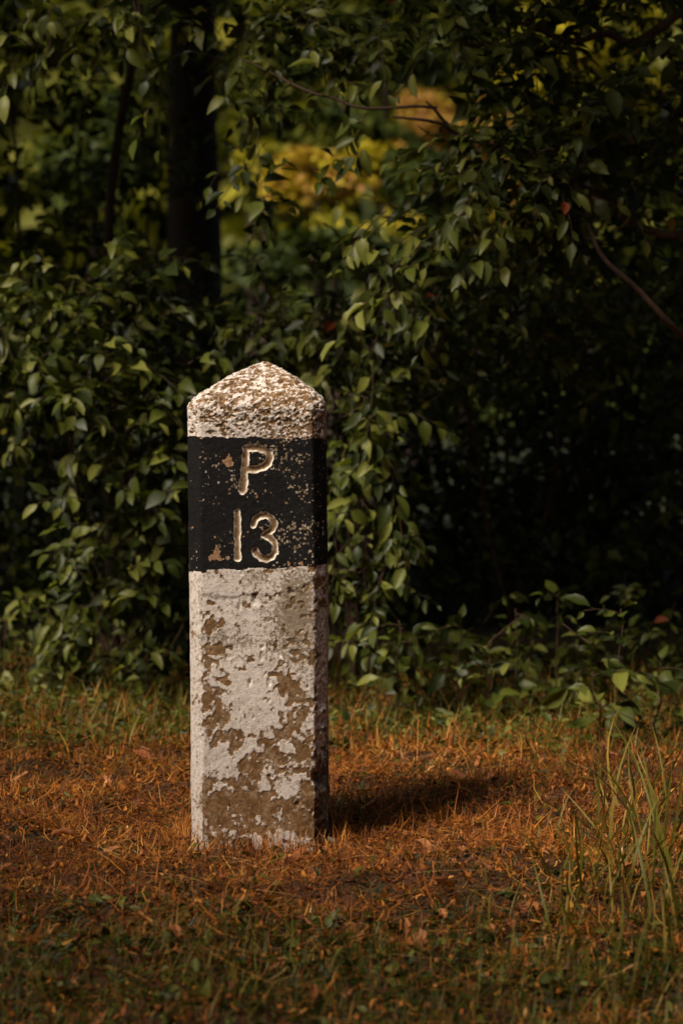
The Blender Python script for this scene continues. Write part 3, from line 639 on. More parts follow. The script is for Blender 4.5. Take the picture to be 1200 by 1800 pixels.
backshrub(1260, 9.6, R4, 'tall dark shrub behind the right edge branches')
backshrub(40, 10.2, R3 , 'shadowy shrub farther back on the left')
for x, lab in ((-1.75, 'dense green shrub continuing the hedge past the left edge'), (-2.7, 'dense shrub at the far left end of the hedge'), (2.15, 'dense green shrub continuing the hedge past the right edge'), (3.1, 'dense shrub at the far right end of the hedge')):
    P = Plant('hedge_shrub', lab, 'shrub', (x, 2.7, float(gz(x, 2.7)) - .03), nparts=0, size=.07, autumn=.002)
    for dx, z, n in ((-.3, .4, 50), (.3, .45, 50), (0, .95, 60), (-.2, 1.4, 50), (.25, 1.7, 40)):
        c = np.array([x + dx, 2.7 + rng.uniform(-.1, .2), z]); P.cluster(c, np.array([.5, .4, .4]), n, L=(.12, .3), nl=(7, 12), twig=False)
        stem_to(P, P.base, c, .012, .004)

def simple_leaves(P, R, s, tint, off):
    T = np.array([(0, 0, 0), (-.26, .45, .06), (0, .5, 0), (.26, .45, .06), (0, 1, -.1)])
    n = len(P); V = np.einsum('nij,kj->nki', R, T) * s[:, None, None] + (P - off)[:, None]; b = (np.arange(n) * 5)[:, None, None]
    F = np.array([(0, 1, 2), (0, 2, 3), (1, 4, 2), (2, 4, 3)])
    return V.reshape(-1, 3), (F[None] + b).reshape(-1, 3), np.repeat(tint, 5)
# ------------------------------------------------------------------ which leaves show: coarse depth grid over every leaf and the stone
def build_plants():
    S = 5; gw, gh = 1200 // S + 1, 1800 // S + 1
    zb = np.full(gw * gh, 1e9); recs = []
    U = np.array([(0, .15), (0, .5), (0, .85), (.15, .4), (-.15, .4)])
    bx = np.array([(x, 0, z) for x in np.arange(-.14, .141, .005) for z in np.arange(0, .95, .005)])
    px, py, z = project(bx); ok = (px > 0) & (px < 1200) & (py > 0) & (py < 1800)
    np.minimum.at(zb, (py[ok] // S).astype(int) * gw + (px[ok] // S).astype(int), z[ok])
    for P in Plant.all:
        p, R, s, v = P.arrays()
        pts = p[:, None] + (R[:, None, :, 0] * U[None, :, 0:1] + R[:, None, :, 1] * U[None, :, 1:2]) * s[:, None, None]
        px, py, z = project(pts.reshape(-1, 3)); ok = (px > 0) & (px < 1199) & (py > 0) & (py < 1799)
        cell = np.where(ok, (py // S).astype(int) * gw + (px // S).astype(int), 0)
        np.minimum.at(zb, cell[ok], z[ok]); recs.append((P, p, R, s, v, cell, ok, z))
    for P, p, R, s, v, cell, ok, z in recs:
        root = thing(P.name, P.label, P.cat, P.base, P.group)
        vis = (ok & (z < zb[cell] + .02)).reshape(-1, len(U)).mean(1)
        face = np.abs(np.einsum('ij,j->i', R[:, :, 2], np.array([0, -1.0, 0])))
        score = vis * (s / z.reshape(-1, len(U))[:, 0]) ** 2 * (.3 + face)
        order = np.argsort(-score); k = min(P.nparts, int((score > 0).sum()), len(s))
        lone = order[:k]; rest = order[k:]
        for i in lone:
            o = bpy.data.objects.new('leaf', leaf_mesh(int(v[i]))); COL.objects.link(o); o.parent = root
            M = Matrix(R[i].tolist()).to_4x4() @ Matrix.Scale(float(s[i]), 4); M.translation = Vector((p[i] - P.base).tolist()); o.matrix_basis = M
        if len(rest):
            if P.nparts == 0:                                # deep in the thicket: a folded four-triangle leaf is enough
                V, Tt, ti = simple_leaves(p[rest], R[rest], s[rest], LTINT[v[rest]], P.base); Q = np.zeros((0, 4), int)
            else: V, Q, Tt, ti = leaves_geo(p[rest], R[rest], s[rest], v[rest], P.base)
            tag(link('foliage', mesh_np('foliage', V, [Q, Tt], GREEN, {'tint': ti}), root), kind='stuff')
        for nm, b in P.br: b.build(nm, BARK if nm == 'trunk' else TWIG, root, P.base, .003 if nm == 'trunk' else 0)
        if P.tw.V: tag(P.tw.build('twigs', TWIG, root, P.base), kind='stuff')

build_plants()

# ------------------------------------------------------------------ tall trees: trunk, limbs, crown overhead
def big_leaves(n, c, rad, size, tint, flat=.5, lumps=60):
    lc = rng.normal(0, 1, (lumps, 3)); lc /= np.linalg.norm(lc, axis=1)[:, None]; lc *= rng.uniform(.35, 1, (lumps, 1)) ** .5
    i = rng.integers(0, lumps, n); q = rng.normal(0, 1, (n, 3)); q /= np.linalg.norm(q, axis=1)[:, None]
    P = (lc[i] + q * rng.uniform(.3, 1, (n, 1)) * .30) * rad + c
    d = rng.normal(0, 1, (n, 3)); nn = rng.normal(0, 1, (n, 3)) * (1 - flat) + np.array([0, 0, 1]) * flat
    lt = rng.uniform(-.12, .12, lumps)[i]
    return P, frames(d, nn), size * rng.uniform(.6, 1.2, n), rng.integers(0, NVAR - 2, n), np.clip(tint + lt + rng.normal(0, .06, n), 0, 1)
def tall_tree(x, y, h, r, crowns, label, mt, tint, lsize=.15, name='tall_tree', lean=(0, 0), group=None, lumps=60):
    global rng
    keep_rng = rng; rng = np.random.default_rng(sum(ord(c) * (i + 3) for i, c in enumerate(label)))
    b = np.array([x, y, float(gz(x, y)) - .1]); root = thing(name, label, 'tree', b, group)
    t = Bag(); top_ = b + (lean[0], lean[1], h)
    P = wiggle(bez(b, b + (0, 0, h * .35), top_ - (0, 0, h * .3), top_, 22), .05, int(rng.integers(999)))
    rr = np.linspace(r, r * .35, 22); rr[0] *= 1.5; rr[1] *= 1.15
    t.tube(P, rr, 20); t.build('trunk', BARK, root, b, .02)
    V, F, A_, n0 = [], [], [], 0
    for (dx, dy, z, rx, ry, rz, n) in crowns:
        c = np.array([x + dx, y + dy, z]); p, R, s, v, ti = big_leaves(n, c, np.array([rx, ry, rz]), lsize, tint, lumps=lumps)
        vv, ff, aa = simple_leaves(p, R, s, ti, b); V.append(vv); F.append(ff + n0); A_.append(aa); n0 += len(vv)
        j = int(np.clip(np.argmin(abs(P[:, 2] - (z - rz * .6))), 6, 20)); bb = Bag()
        bb.tube(wiggle(bez(P[j], P[j] + (c - P[j]) * .4 + (0, 0, .2), c - (c - P[j]) * .2, c, 10), .05, int(rng.integers(999))), np.linspace(rr[j] * .6, .02, 10), 8); bb.build('limb', BARK, root, b)
    tag(link('crown', mesh_np('crown', np.concatenate(V), [np.concatenate(F)], mt, {'tint': np.concatenate(A_)}), root), kind='stuff')
    rng = keep_rng
xt = W(352, 300, 12)[0]
tall_tree(xt, 7.1, 6.5, .155, [(0, -1.2, 4.7, 2.4, 2.2, 1.2, 9000), (-2.2, -.5, 4.5, 2.0, 2.6, 1.2, 14000), (1.9, -1.2, 4.9, 1.6, 2.0, 1.0, 6000), (-1.2, -4.55, 4.2, 2.0, 1.5, .8, 8000)],
          'thick dark trunk rising behind the left half of the hedge', GREEN, .35, .23)  # trunk is in view; unseen crown lobes are spread overhead to shade the hedge
tall_tree(2.9, 4.2, 6.5, .16, [(-.8, -.6, 4.4, 2.0, 1.9, 1.1, 7000), (.6, -2.6, 4.2, 1.8, 2.0, 1.0, 6000), (-2.4, -1.6, 4.4, 1.6, 1.7, .9, 8000), (-3.2, -3.7, 4.0, .66, .66, .6, 3500), (-2.5, -3.7, 4.1, 1.1, .8, .6, 6000)], 'tall tree outside the right edge shading the dark right side of the hedge', GREEN, .3, .23)  # unseen tree, added so its crown lobes block sun from the right hedge
tall_tree(-3.6, 4.0, 6.0, .14, [(.6, -.2, 4.2, 1.9, 2.0, 1.1, 11000), (1.2, -2.0, 4.2, 1.0, .8, .7, 3500)], 'tall tree outside the left edge behind the hedge', GREEN, .3, .22)  # unseen tree, added with a thick crown to keep the thicket dark
tall_tree(-3.9, -3.0, 5.5, .13, [(.2, .6, 4.3, .6, 1.1, .5, 2000), (1.4, -.35, 4.1, 1.5, .5, .4, 4200), (-1.4, 0, 4.9, 1.5, 1.8, .8, 3500)], 'roadside tree outside the left edge dappling the foreground', GREEN, .35)  # unseen tree, added to throw broken shade on the foreground and left ground
for x_, y_, lb in ((-5.2, -9.0, 'roadside tree behind the lens to the left'), (-1.8, -12, 'roadside tree behind the lens, left of the middle one'), (2.0, -11.5, 'roadside tree straight behind the lens'),
                   (5.6, -9.0, 'roadside tree behind the lens to the right'), (6.8, -3.5, 'roadside tree far outside the right edge'), (-7.5, -3.0, 'roadside tree far outside the left edge')):
    tall_tree(x_, y_, 8.0, .17, [(0, 0, 2.2, 2.2, 1.2, 1.6, 1900), (0, 0, 5.0, 2.6, 1.5, 1.8, 2300), (0, 0, 7.4, 2.1, 1.4, 1.2, 1300)], lb, GREEN, .3, .36)  # unseen trees, added as a wall of leaves to cut sky light from the front

# ------------------------------------------------------------------ trees beyond the gap
def far(px, py, D, rpx, rpy, n, tint, label, ls=.12, kind='autumn_tree'):
    c = W(px, py, D); k = D / FPX
    tall_tree(c[0], c[1] + .5, max(c[2], 1.0), .07, [(0, -.5, c[2], rpx * k, .7, rpy * k, n), (0, -.6, max(.9, c[2] - rpy * k - .75), rpx * k, .4, .7, 10)], label, FARLEAF, tint, ls, kind, lumps=18)
far(595, 318, 19, 130, 50, 4200, .77, 'bright yellow bush glowing low in the gap between the branches', .11)
far(465, 290, 21, 50, 40, 700, .60, 'yellow green bush at the left end of the gap', .11)
far(650, 400, 18, 110, 20, 600, .66, 'yellow leafed bush at the bottom of the gap on the right', .10)
far(560, 230, 24, 130, 50, 2200, .30, 'yellow green tree above the bright yellow bush in the gap')
far(735, 320, 18.3, 50, 50, 2000, .22, 'dark bluish green tree on the right side of the gap', .12, 'dark_tree')
far(765, 240, 25, 120, 70, 7000, .90, 'orange leafed tree at the right end of the gap', .075)
far(820, 360, 25, 120, 70, 2600, .86, 'yellow orange tree low behind the leaves right of the gap')
far(680, 40, 30, 260, 130, 5000, .34, 'tall pale green tree showing through the leaves at the top', .18, 'pale_tree')
far(1050, 90, 26, 160, 130, 3600, .6, 'yellowish tree glinting through the leaves in the top right corner', .14)
far(150, 230, 22, 120, 130, 1800, .34, 'olive green tree dimly seen between the trunks at the left', .14, 'olive_tree')
far(560, 455, 17, 200, 45, 2400, .30, 'dark olive bush under the bright yellow bush', .11, 'dark_bush')
far(440, 200, 24, 80, 140, 2000, .36, 'olive tree just right of the thick trunk', .14, 'olive_tree')
# far wood closing the view
n = 26000
P = np.stack([rng.uniform(-18, 18, n), rng.uniform(34, 44, n), rng.uniform(0, 1, n) ** 1.3 * 14], -1)
vv, ff, aa = simple_leaves(P, frames(rng.normal(0, 1, (n, 3)), rng.normal(0, .6, (n, 3)) + (0, -.7, .4)), rng.uniform(.6, 1.1, n), np.clip(vnoise(P, .5, 3) * .7, 0, 1), np.zeros(3))
tag(link('distant_woods', mesh_np('distant_woods', vv, [ff], FARLEAF, {'tint': aa})), 'green woods closing the view far behind the gap', 'woods', kind='stuff')

# ------------------------------------------------------------------ grass, straw, litter
def blades(P, yaw, pitch, L, wd, bend, twist, tint, nseg=3):
    n = len(P); cur = P.copy(); V = []; a = yaw.copy(); b_ = pitch.copy()
    for k in range(nseg + 1):
        side = np.stack([-np.sin(a), np.cos(a), 0 * a], -1); ww = wd * (1, .9, .62, 0)[k] if nseg == 3 else wd * (1 - k / nseg) ** .6
        if k < nseg: V += [cur - side * ww[:, None] * .5, cur + side * ww[:, None] * .5]
        else: V.append(cur)
        cur = cur + np.stack([np.cos(a) * np.cos(b_), np.sin(a) * np.cos(b_), np.sin(b_)], -1) * (L / nseg)[:, None]
        b_ = b_ + bend; a = a + twist
    V = np.stack(V, 1); m = V.shape[1]; base = (np.arange(n) * m)[:, None, None]
    q = np.array([(2 * k, 2 * k + 1, 2 * k + 3, 2 * k + 2) for k in range(nseg - 1)]); t = np.array([(2 * nseg - 2, 2 * nseg - 1, 2 * nseg)])
    return V.reshape(-1, 3), (q[None] + base).reshape(-1, 4), (t[None] + base).reshape(-1, 3), np.repeat(tint, m)
def outside_post(P, m=.005): return ~((np.abs(P[:, 0] - .003) < .143 + m) & (P[:, 1] > -m) & (P[:, 1] < .27 + m))
def greenness(P):
    """share of living grass: low in the dry patch round the stone, high towards the camera and at the hedge foot"""
    D = P[:, 1] + 4.9; x = P[:, 0]
    g = .16 + .75 * sst(4.3, 3.75, D) + .42 * sst(5.6, 6.6, D) + .25 * sst(.1, -.7, x) * sst(5.2, 6.2, D) + .45 * sst(.45, .8, x) * sst(5.4, 4.4, D) + .25 * sst(-.3, -.7, x) * sst(4.9, 4.3, D)
    return np.clip(g + (vnoise(P, 5, 31) - .5) * .7 + (vnoise(P, 14, 32) - .5) * .4, 0.02, .97)
def scatter(n, x0, x1, y0, y1):
    P = np.stack([rng.uniform(x0, x1, n), rng.uniform(y0, y1, n), np.zeros(n)], -1)
    keep = outside_post(P); return P[keep]
def stuff(name, lab, cat, parts, m):
    V, Q, T_, A_, n0 = [], [], [], [], 0
    for v, q, t, a in parts: V.append(v); Q.append(q + n0); T_.append(t + n0); A_.append(a); n0 += len(v)
    tag(link(name, mesh_np(name, np.concatenate(V), [np.concatenate(Q), np.concatenate(T_)], m, {'tint': np.concatenate(A_)})), lab, cat, kind='stuff')
def zone(nin, nout):
    far_ = rng.normal(0, 1, (int(nout * 1.1), 3)) * (1.5, 1.15, 0) + (.15, .3, 0); far_ = far_[(np.abs(far_[:, 0]) < 5) & (far_[:, 1] > -4.2) & (far_[:, 1] < 3.4) & outside_post(far_)]
    return np.concatenate([scatter(nin, -.95, 1.25, -1.45, 1.9), scatter(nin // 5, -1.3, 1.6, 1.9, 3.1), far_, scatter(nout // 3, -5, 5, -4, 3.4)])
# lying straw
rng = np.random.default_rng(11)
P = zone(66000, 16000); g = greenness(P); P = P[(rng.random(len(P)) > g * .75) & (rng.random(len(P)) < .62 + .9 * vnoise(P, 7, 46))]; n = len(P)
P[:, 2] = gz(P[:, 0], P[:, 1]) + rng.uniform(0, .022, n)
near = sst(.9, .2, np.hypot(P[:, 0] - .15, P[:, 1] + .1))
tn = np.clip(rng.beta(1.3, 2.1, n) * .85 + (vnoise(P, 3.2, 43) - .5) * .45 + (vnoise(P, 8, 44) - .5) * .5 + (vnoise(P, 22, 45) - .5) * .35 + .16 * near - .03, 0, 1)
lay = blades(P, rng.uniform(0, 2 * np.pi, n), rng.normal(.06, .33, n), rng.uniform(.018, .095, n), rng.uniform(.0009, .0030, n), rng.normal(-.08, .4, n), rng.normal(0, .5, n), tn)
# crumpled leaf scraps
P = zone(15000, 3500); n = len(P); P[:, 2] = gz(P[:, 0], P[:, 1]) + rng.uniform(0, .018, n)
scr = blades(P, rng.uniform(0, 2 * np.pi, n), rng.normal(.2, .5, n), rng.uniform(.010, .026, n), rng.uniform(.003, .010, n), rng.normal(-.4, .6, n), rng.normal(0, .4, n), np.clip(rng.beta(1.6, 2.4, n), 0, 1))
# upright dry stubble
P = zone(9000, 2500); n = len(P); P[:, 2] = gz(P[:, 0], P[:, 1]) - .003
stb = blades(P, rng.uniform(0, 2 * np.pi, n), rng.uniform(.5, 1.4, n), rng.uniform(.02, .05, n), rng.uniform(.0008, .002, n), rng.normal(-.2, .3, n), rng.normal(0, .2, n), np.clip(rng.beta(2.5, 1.8, n), 0, 1))
P = scatter(5200, -1.2, 1.6, .8, 2.9); P = P[rng.random(len(P)) < sst(.6, 1.7, P[:, 1]) + .15]; n = len(P); P[:, 2] = gz(P[:, 0], P[:, 1]) - .003
tls = blades(P, rng.uniform(0, 2 * np.pi, n), rng.uniform(.4, 1.4, n), rng.uniform(.05, .15, n), rng.uniform(.0012, .0032, n), rng.normal(-.3, .25, n), rng.normal(0, .25, n), np.clip(rng.beta(1.6, 1.8, n), 0, 1))
# long pale straws lying across
P = zone(1300, 200); n = len(P); P[:, 2] = gz(P[:, 0], P[:, 1]) + rng.uniform(.008, .03, n)
lng = blades(P, rng.normal(0, .6, n) + (rng.random(n) < .5) * np.pi, rng.normal(.05, .15, n), rng.uniform(.06, .17, n), rng.uniform(.0010, .0024, n), rng.normal(-.10, .16, n), rng.normal(0, .28, n), rng.uniform(.35, 1, n))
th = rng.uniform(0, 2 * np.pi, 900); P = np.stack([.003 + .165 * np.cos(th) * 1.0, .135 + .155 * np.sin(th), th * 0], -1); m_ = np.maximum(np.abs(P[:, 0] - .003) / .148, np.abs(P[:, 1] - .135) / .14); P[:, :2] = (P[:, :2] - [.003, .135]) / m_[:, None] * rng.uniform(1.02, 1.22, (900, 1)) + [.003, .135]; n = 900
P[:, 2] = gz(P[:, 0], P[:, 1]) - .004; kp = rng.random(n) < .35 + vnoise(P, 14, 71); P = P[kp]; n = len(P)
bse = blades(P, rng.uniform(0, 2 * np.pi, n), rng.uniform(.9, 1.5, n), rng.uniform(.02, .075, n), rng.uniform(.001, .0026, n), rng.normal(-.2, .25, n), rng.normal(0, .2, n), rng.uniform(.3, 1, n))
stuff('straw_litter', 'dry orange brown straw and crumpled scraps lying round the milestone', 'straw', [lay, scr, stb, tls, lng, bse], STRAW)
# green grass
P = zone(42000, 16000); g = greenness(P); P = P[rng.random(len(P)) < g]; n = len(P); P[:, 2] = gz(P[:, 0], P[:, 1]) - .004
fg = sst(4.5, 3.8, P[:, 1] + 4.9)
grs = blades(P, rng.uniform(0, 2 * np.pi, n), rng.uniform(.35, 1.35, n), rng.uniform(.02, .055, n) * (1 + .5 * fg), rng.uniform(.0015, .0042, n), rng.normal(-.32, .3, n), rng.normal(0, .25, n), np.clip(rng.beta(2, 2.5, n) + (vnoise(P, 4, 8) - .5) * .4, 0, 1))
P = scatter(7500, -1.2, 1.6, .95, 3.0); P = P[rng.random(len(P)) < sst(.7, 1.9, P[:, 1]) + .15]; n = len(P); P[:, 2] = gz(P[:, 0], P[:, 1]) - .004
gr2 = blades(P, rng.uniform(0, 2 * np.pi, n), rng.uniform(.6, 1.4, n), rng.uniform(.06, .18, n), rng.uniform(.0016, .004, n), rng.normal(-.3, .2, n), rng.normal(0, .15, n), rng.uniform(.2, 1, n))
stuff('green_grass', 'short living grass in the foreground and along the foot of the hedge', 'grass', [grs, gr2], BLADE)
# ground cover with small pointed leaves under the hedge
P = np.concatenate([scatter(7000, -1.2, 1.5, 1.0, 3.0), scatter(1500, -.9, 1.1, -1.4, 1.0), scatter(2600, -.8, .9, -1.45, -.7)]); n = len(P); P[:, 2] = gz(P[:, 0], P[:, 1]) + rng.uniform(.005, .07, n) * sst(.8, 1.5, P[:, 1]) + .008
R = frames(rng.normal(0, 1, (n, 3)) * (1, 1, .45), rng.normal(0, .5, (n, 3)) + (0, -.2, .9)); V, Q, Tt, ti = leaves_geo(P, R, rng.uniform(.012, .034, n), rng.integers(0, NVAR - 2, n))
stuff('ground_cover', 'low small leafed weeds under the foot of the hedge', 'weeds', [(V, Q, Tt, ti)], GREEN)

# ------------------------------------------------------------------ fallen leaves
def dry_mesh(k):
    nu, nv = 11, 7; u = np.linspace(0, 1, nu)[:, None]; v = np.linspace(-1, 1, nv)[None]
    wv = .34 * np.sin(np.pi * u ** .75) ** .7 * (1 + .16 * np.sin(u * 23 + k) + .1 * rng.normal(0, 1, (nu, 1))) + .01
    roll = rng.uniform(.4, 2.2) * rng.choice([-1, 1]); curl = rng.uniform(-1.2, 1.6); a = v * roll * (.5 + .6 * u)
    X = wv * np.sin(a) / roll * 1.0 * np.sign(1) ; Z = wv * (1 - np.cos(a)) / abs(roll) + curl * .22 * (u - .35) ** 2 + (rng.random((nu, nv)) - .5) * .05 + .04 * np.sin(u * 9 + v * 4 + k)
    V = np.stack([X + .05 * np.sin(u * 4 + k), u - .5 + 0 * v + .03 * abs(v), Z - Z.min()], -1).reshape(-1, 3)
    Q = np.array([(r_ * nv + c, r_ * nv + c + 1, (r_ + 1) * nv + c + 1, (r_ + 1) * nv + c) for r_ in range(nu - 1) for c in range(nv - 1)])
    base = [.05, .3, .5, .65, .8, .95][k % 6]
    return mesh_np('fallen_leaf', V, [Q], DRYLEAF, {'tint': np.clip(base + .12 * rng.normal(0, 1, len(V)) - .2 * (np.abs(V[:, 0]) < .02), 0, 1)})
DM = [dry_mesh(k) for k in range(12)]
def fallen(px, py, size, k, label=None, yaw=None, tilt=.35, P=None):
    if P is None:
        D = .95 * FPX / (py - 663); P = W(px, py, D)
    z = float(gz(P[0], P[1])); o = link('fallen_leaf', DM[k], loc=(P[0], P[1], z + .019))
    o.rotation_euler = (rng.normal(tilt, .25), rng.normal(0, .35), rng.uniform(0, 6.28) if yaw is None else yaw); o.scale = (size * 1.15,) * 3
    return tag(o, label or 'dry brown curled leaf lying loose on the straw litter', 'leaf', 'fallen leaves scattered on the straw')
for q in [(187, 1406, .052, 3, 'large tan curled leaf lying left of the milestone', .9), (250, 1370, .045, 1, 'reddish brown fallen leaf in the grass behind the large tan curled leaf'), (37, 1402, .04, 4, 'tan fallen leaf near the left edge'),
          (228, 1480, .05, 2, 'orange brown fallen leaf flat on the litter left of the foot of the milestone'), (115, 1517, .05, 3, 'crumpled tan fallen leaf with a drooping tip at the left'), (527, 1530, .042, 1, 'rust coloured fallen leaf just in front of the milestone foot'),
          (505, 1542, .03, 5, 'small pale fallen leaf beneath the rust coloured one in front of the milestone'), (257, 1660, .04, 5, 'bright yellow orange fallen leaf standing in the foreground grass'), (306, 1702, .046, 3, 'square brown fallen leaf in the blurred foreground grass'),
          (757, 1524, .06, 4, 'long tan fallen leaf lying right of the milestone foot', 1.5), (782, 1612, .045, 2, 'orange brown fallen leaf in the right foreground'), (708, 1650, .045, 3, 'broad orange fallen leaf near the bottom centre'),
          (737, 1682, .04, 4, 'pale tan leaf propped upright in the foreground grass'), (945, 1484, .045, 3, 'tan fallen leaf far right of the milestone on the straw'), (745, 1425, .035, 2, 'upright brown leaf behind the shadow of the milestone'),
          (860, 1395, .045, 3, 'tan crumpled leaf beside the tiny yellow green seedling'), (1092, 1587, .06, 2, 'brown crumpled leaf clump beneath the tall stalks on the right'), (787, 1402, .04, 4, 'narrow tan leaf standing below the tiny bright seedling')]:
    fallen(*q[:5], yaw=q[5] if len(q) > 5 else None)
for i in range(26):
    x, y = rng.uniform(-.6, .8), rng.uniform(-.9, 1.3)
    if abs(x) < .2 and -.06 < y < .33: continue
    fallen(0, 0, rng.uniform(.026, .04), int(rng.integers(0, 12)), P=(x, y), tilt=.2)
# the uncountable small broken leaves in the straw
P = np.concatenate([scatter(2300, -.9, 1.15, -1.35, 2.3), scatter(250, -2.6, 2.6, -2, 2.6)]); VV, QQ, TT = [], [], []
for i, p in enumerate(P):
    me = DM[i % 12]; n = len(me.vertices)
    if i < 12:
        co = np.zeros(n * 3, np.float32); me.vertices.foreach_get('co', co); at = np.zeros(n, np.float32); me.attributes['tint'].data.foreach_get('value', at)
        DM_V = globals().setdefault('DM_V', []); DM_V.append((co.reshape(-1, 3), at))
    co, at = DM_V[i % 12]; a = rng.uniform(0, 6.28); tl = rng.normal(0, .5); sc_ = rng.uniform(.009, .032)
    Rm = np.array([[math.cos(a), -math.sin(a), 0], [math.sin(a), math.cos(a), 0], [0, 0, 1]]) @ np.array([[1, 0, 0], [0, math.cos(tl), -math.sin(tl)], [0, math.sin(tl), math.cos(tl)]])
    VV.append(co @ Rm.T * sc_ + [p[0], p[1], float(gz(p[0], p[1])) + rng.uniform(.004, .018)]); QQ.append(i * 77); TT.append(np.clip(at - rng.uniform(0, .5), 0, 1))
q0 = np.array([(r_ * 7 + c, r_ * 7 + c + 1, (r_ + 1) * 7 + c + 1, (r_ + 1) * 7 + c) for r_ in range(10) for c in range(6)])
tag(link('leaf_litter', mesh_np('leaf_litter', np.concatenate(VV), [(q0[None] + np.array(QQ)[:, None, None]).reshape(-1, 4)], DRYLEAF, {'tint': np.concatenate(TT)})),
    'small broken brown leaves mixed into the straw', 'leaf litter', kind='stuff')

# ------------------------------------------------------------------ tall grass tufts, stalks, sticks
def blade_mesh(L, wd, bend, tint, m, seg=7):
    t = np.linspace(0, 1, seg); a = np.cumsum(np.full(seg, bend / seg)); y = np.concatenate([[0], np.cumsum(np.sin(a[:-1]) * L / seg)]); z = np.concatenate([[0], np.cumsum(np.cos(a[:-1]) * L / seg)])
    ww = wd * np.clip(1 - t ** 2.2, .03, 1) * .5
    V = np.concatenate([np.stack([-ww, y, z], -1), np.stack([0 * ww, y - ww * .35, z], -1), np.stack([ww, y, z], -1)])
    Q = np.array([(k + c * seg, k + 1 + c * seg, k + 1 + (c + 1) * seg, k + (c + 1) * seg) for k in range(seg - 1) for c in (0, 1)])
    return mesh_np('blade', V, [Q], m, {'tint': np.full(len(V), tint)})
BM = [blade_mesh(1, .022, rng.uniform(.3, 1.6), rng.uniform(.45, .98), BLADE) for _ in range(10)]
def tuft(px, py, nb, L, label, spread=.05, leanx=0):
    D = .95 * FPX / (py - 663); p = W(px, py, D); z = float(gz(p[0], p[1])); root = thing('grass_tuft', label, 'grass tuft', (p[0], p[1], z), 'tall grass tufts')
    for i in range(nb):
        o = link('blade', BM[int(rng.integers(10))], root, (rng.normal(0, spread), rng.normal(0, spread), -.005)); l = L * 1.35 * rng.uniform(.45, 1.1)
        o.rotation_euler = (rng.normal(0, .15), leanx + rng.normal(0, .22), rng.uniform(0, 6.28)); o.scale = (l * rng.uniform(.8, 1.2),) * 2 + (l,)
for a in [(1060, 1600, 26, .19, 'tall green grass tuft at the right below the dry stalks', .05, .25), (1150, 1560, 26, .24, 'tallest grass tuft at the right edge', .05, -.1), (1010, 1640, 16, .16, 'green grass tuft leaning left in the right foreground', .04, -.4),
          (1130, 1700, 22, .16, 'dense grass tuft in the bottom right corner'), (960, 1720, 16, .11, 'blurred grass tuft near the bottom right'), (890, 1770, 14, .10, 'blurred grass tuft at the bottom right of centre'),
          (640, 1740, 12, .08, 'small grass tuft at the bottom centre'), (390, 1760, 12, .09, 'small grass tuft at the bottom left of centre'), (60, 1740, 16, .10, 'grass tuft in the bottom left corner'),
          (1180, 1440, 20, .22, 'long thin grass tuft behind the right edge stalks', .06, -.3), (1090, 1400, 20, .20, 'arching grass tuft in front of the broad leafed seedlings', .07, -.4), (960, 1390, 14, .12, 'short grass tuft at the edge of the litter'),
          (580, 1280, 14, .12, 'yellowing grass tuft behind the right foot of the milestone', .04), (640, 1300, 14, .10, 'orange tipped grass tuft right behind the milestone', .05), (100, 1290, 16, .10, 'grass tuft at the left in front of the hedge'),
          (230, 1290, 14, .09, 'grass tuft in front of the hedge beside the milestone'), (740, 1790, 10, .10, 'blurred grass tuft at the bottom edge'), (1100, 1480, 22, .20, 'tall grass tuft between the two dry stalks', .05, -.25), (1010, 1540, 14, .13, 'grass tuft leaning over the litter left of the stalks', .04, -.5), (1170, 1640, 22, .2, 'thick grass tuft against the right edge', .05, -.2), (1050, 1760, 18, .13, 'broad grass tuft low in the right corner', .05), (400, 1600, 8, .06, 'little grass tuft in the litter in front of the milestone', .03), (840, 1640, 12, .09, 'green grass tuft in the right foreground litter', .03)]: tuft(*a)
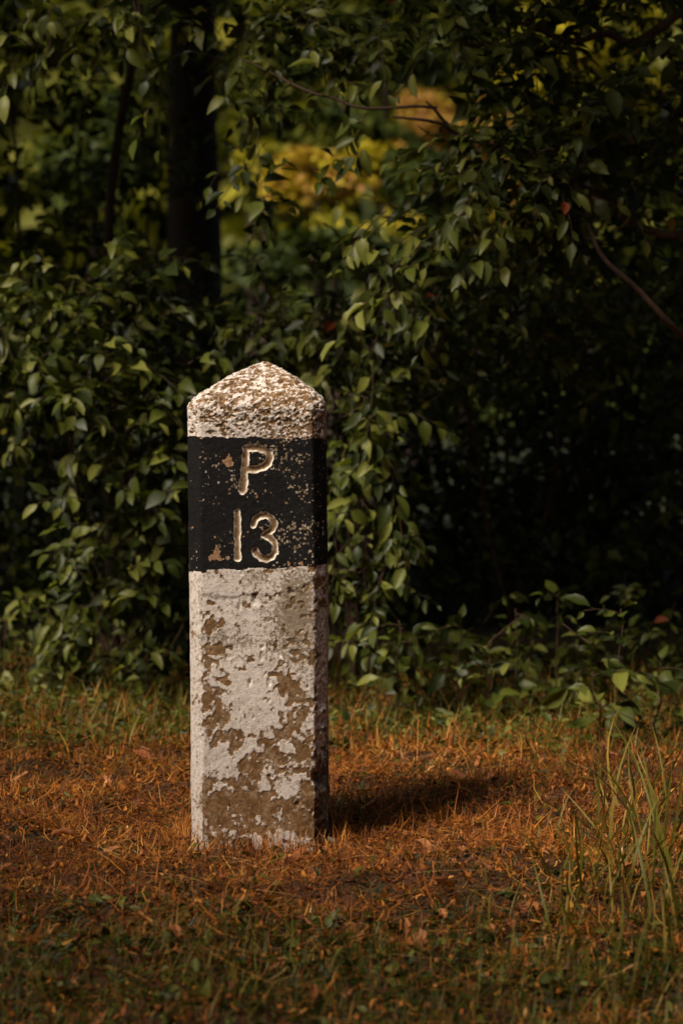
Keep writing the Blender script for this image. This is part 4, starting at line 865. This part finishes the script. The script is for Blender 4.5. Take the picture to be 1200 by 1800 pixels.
def stalk(pts, r0, r1, label, name='dry_stalk', cat='stalk', m=None, tint=.97):
    P = wiggle(spline(PX(pts), 16), .002, int(rng.integers(99))); b0 = P[0].copy()
    V, Q, T_ = tube(P - b0, np.linspace(r0, r1, 16), 6)
    o = link(name, mesh_np(name, V, [Q, T_], m or STRAW, {'tint': np.full(len(V), tint)}), loc=b0); return tag(o, label, cat)
def G(py): return .95 * FPX / (py - 663) + .03
stalk([(1158, 1640, G(1640)), (1140, 1540, 4.16), (1122, 1450, 4.15), (1104, 1372, 4.15)], .0016, .0009, 'long tan dry stalk leaning left among the tall grass at the right', tint=.9)
stalk([(1092, 1578, G(1578)), (1091, 1535, 4.4), (1093, 1490, 4.42)], .0022, .0014, 'short straight pale stalk standing left of the long tan stalk', tint=1.0)
stalk([(1058, 1545, 4.55), (1085, 1546, 4.54), (1110, 1547, 4.53), (1142, 1552, 4.52)], .0022, .0016, 'pale dry stick lying crosswise behind the short pale stalk', 'dry_stick', 'stick', tint=1.0)
stalk([(578, 1362, 5.68), (605, 1364, 5.74), (630, 1367, 5.72), (652, 1362, 5.7)], .0022, .0014, 'pale thin stick lying on the litter right of the milestone', 'dry_stick', 'stick', tint=1.0)
stalk([(98, 1230, G(1230)), (100, 1180, 6.9), (110, 1100, 6.85), (112, 1070, 6.85)], .0016, .001, 'thin upright stalk in the grass at the far left', m=TWIG)
stalk([(262, 1215, G(1215)), (300, 1140, 6.85), (330, 1080, 6.85)], .0014, .0009, 'thin slanting stalk between the left shrub and the milestone', m=TWIG)
stalk([(840, 1250, G(1250)), (850, 1150, 6.4), (880, 1110, 6.4), (920, 1080, 6.4)], .0018, .001, 'thin brown arching stem in front of the dark hollow', m=TWIG)
stalk([(1075, 1250, G(1250)), (1050, 1150, 6.15), (1020, 1120, 6.1), (988, 1096, 6.1)], .002, .0012, 'pale bent stem slanting left over the right seedlings', m=TWIG)
stalk([(1190, 1320, G(1320)), (1120, 1270, 6.0), (1052, 1236, 6.0)], .0018, .001, 'long pale stem slanting under the broad leafed seedlings', m=TWIG)
stalk([(30, 1580, G(1580)), (50, 1520, 4.7), (80, 1500, 4.72), (98, 1490, 4.7)], .0012, .0008, 'curved pale straw rising at the lower left', tint=.9)
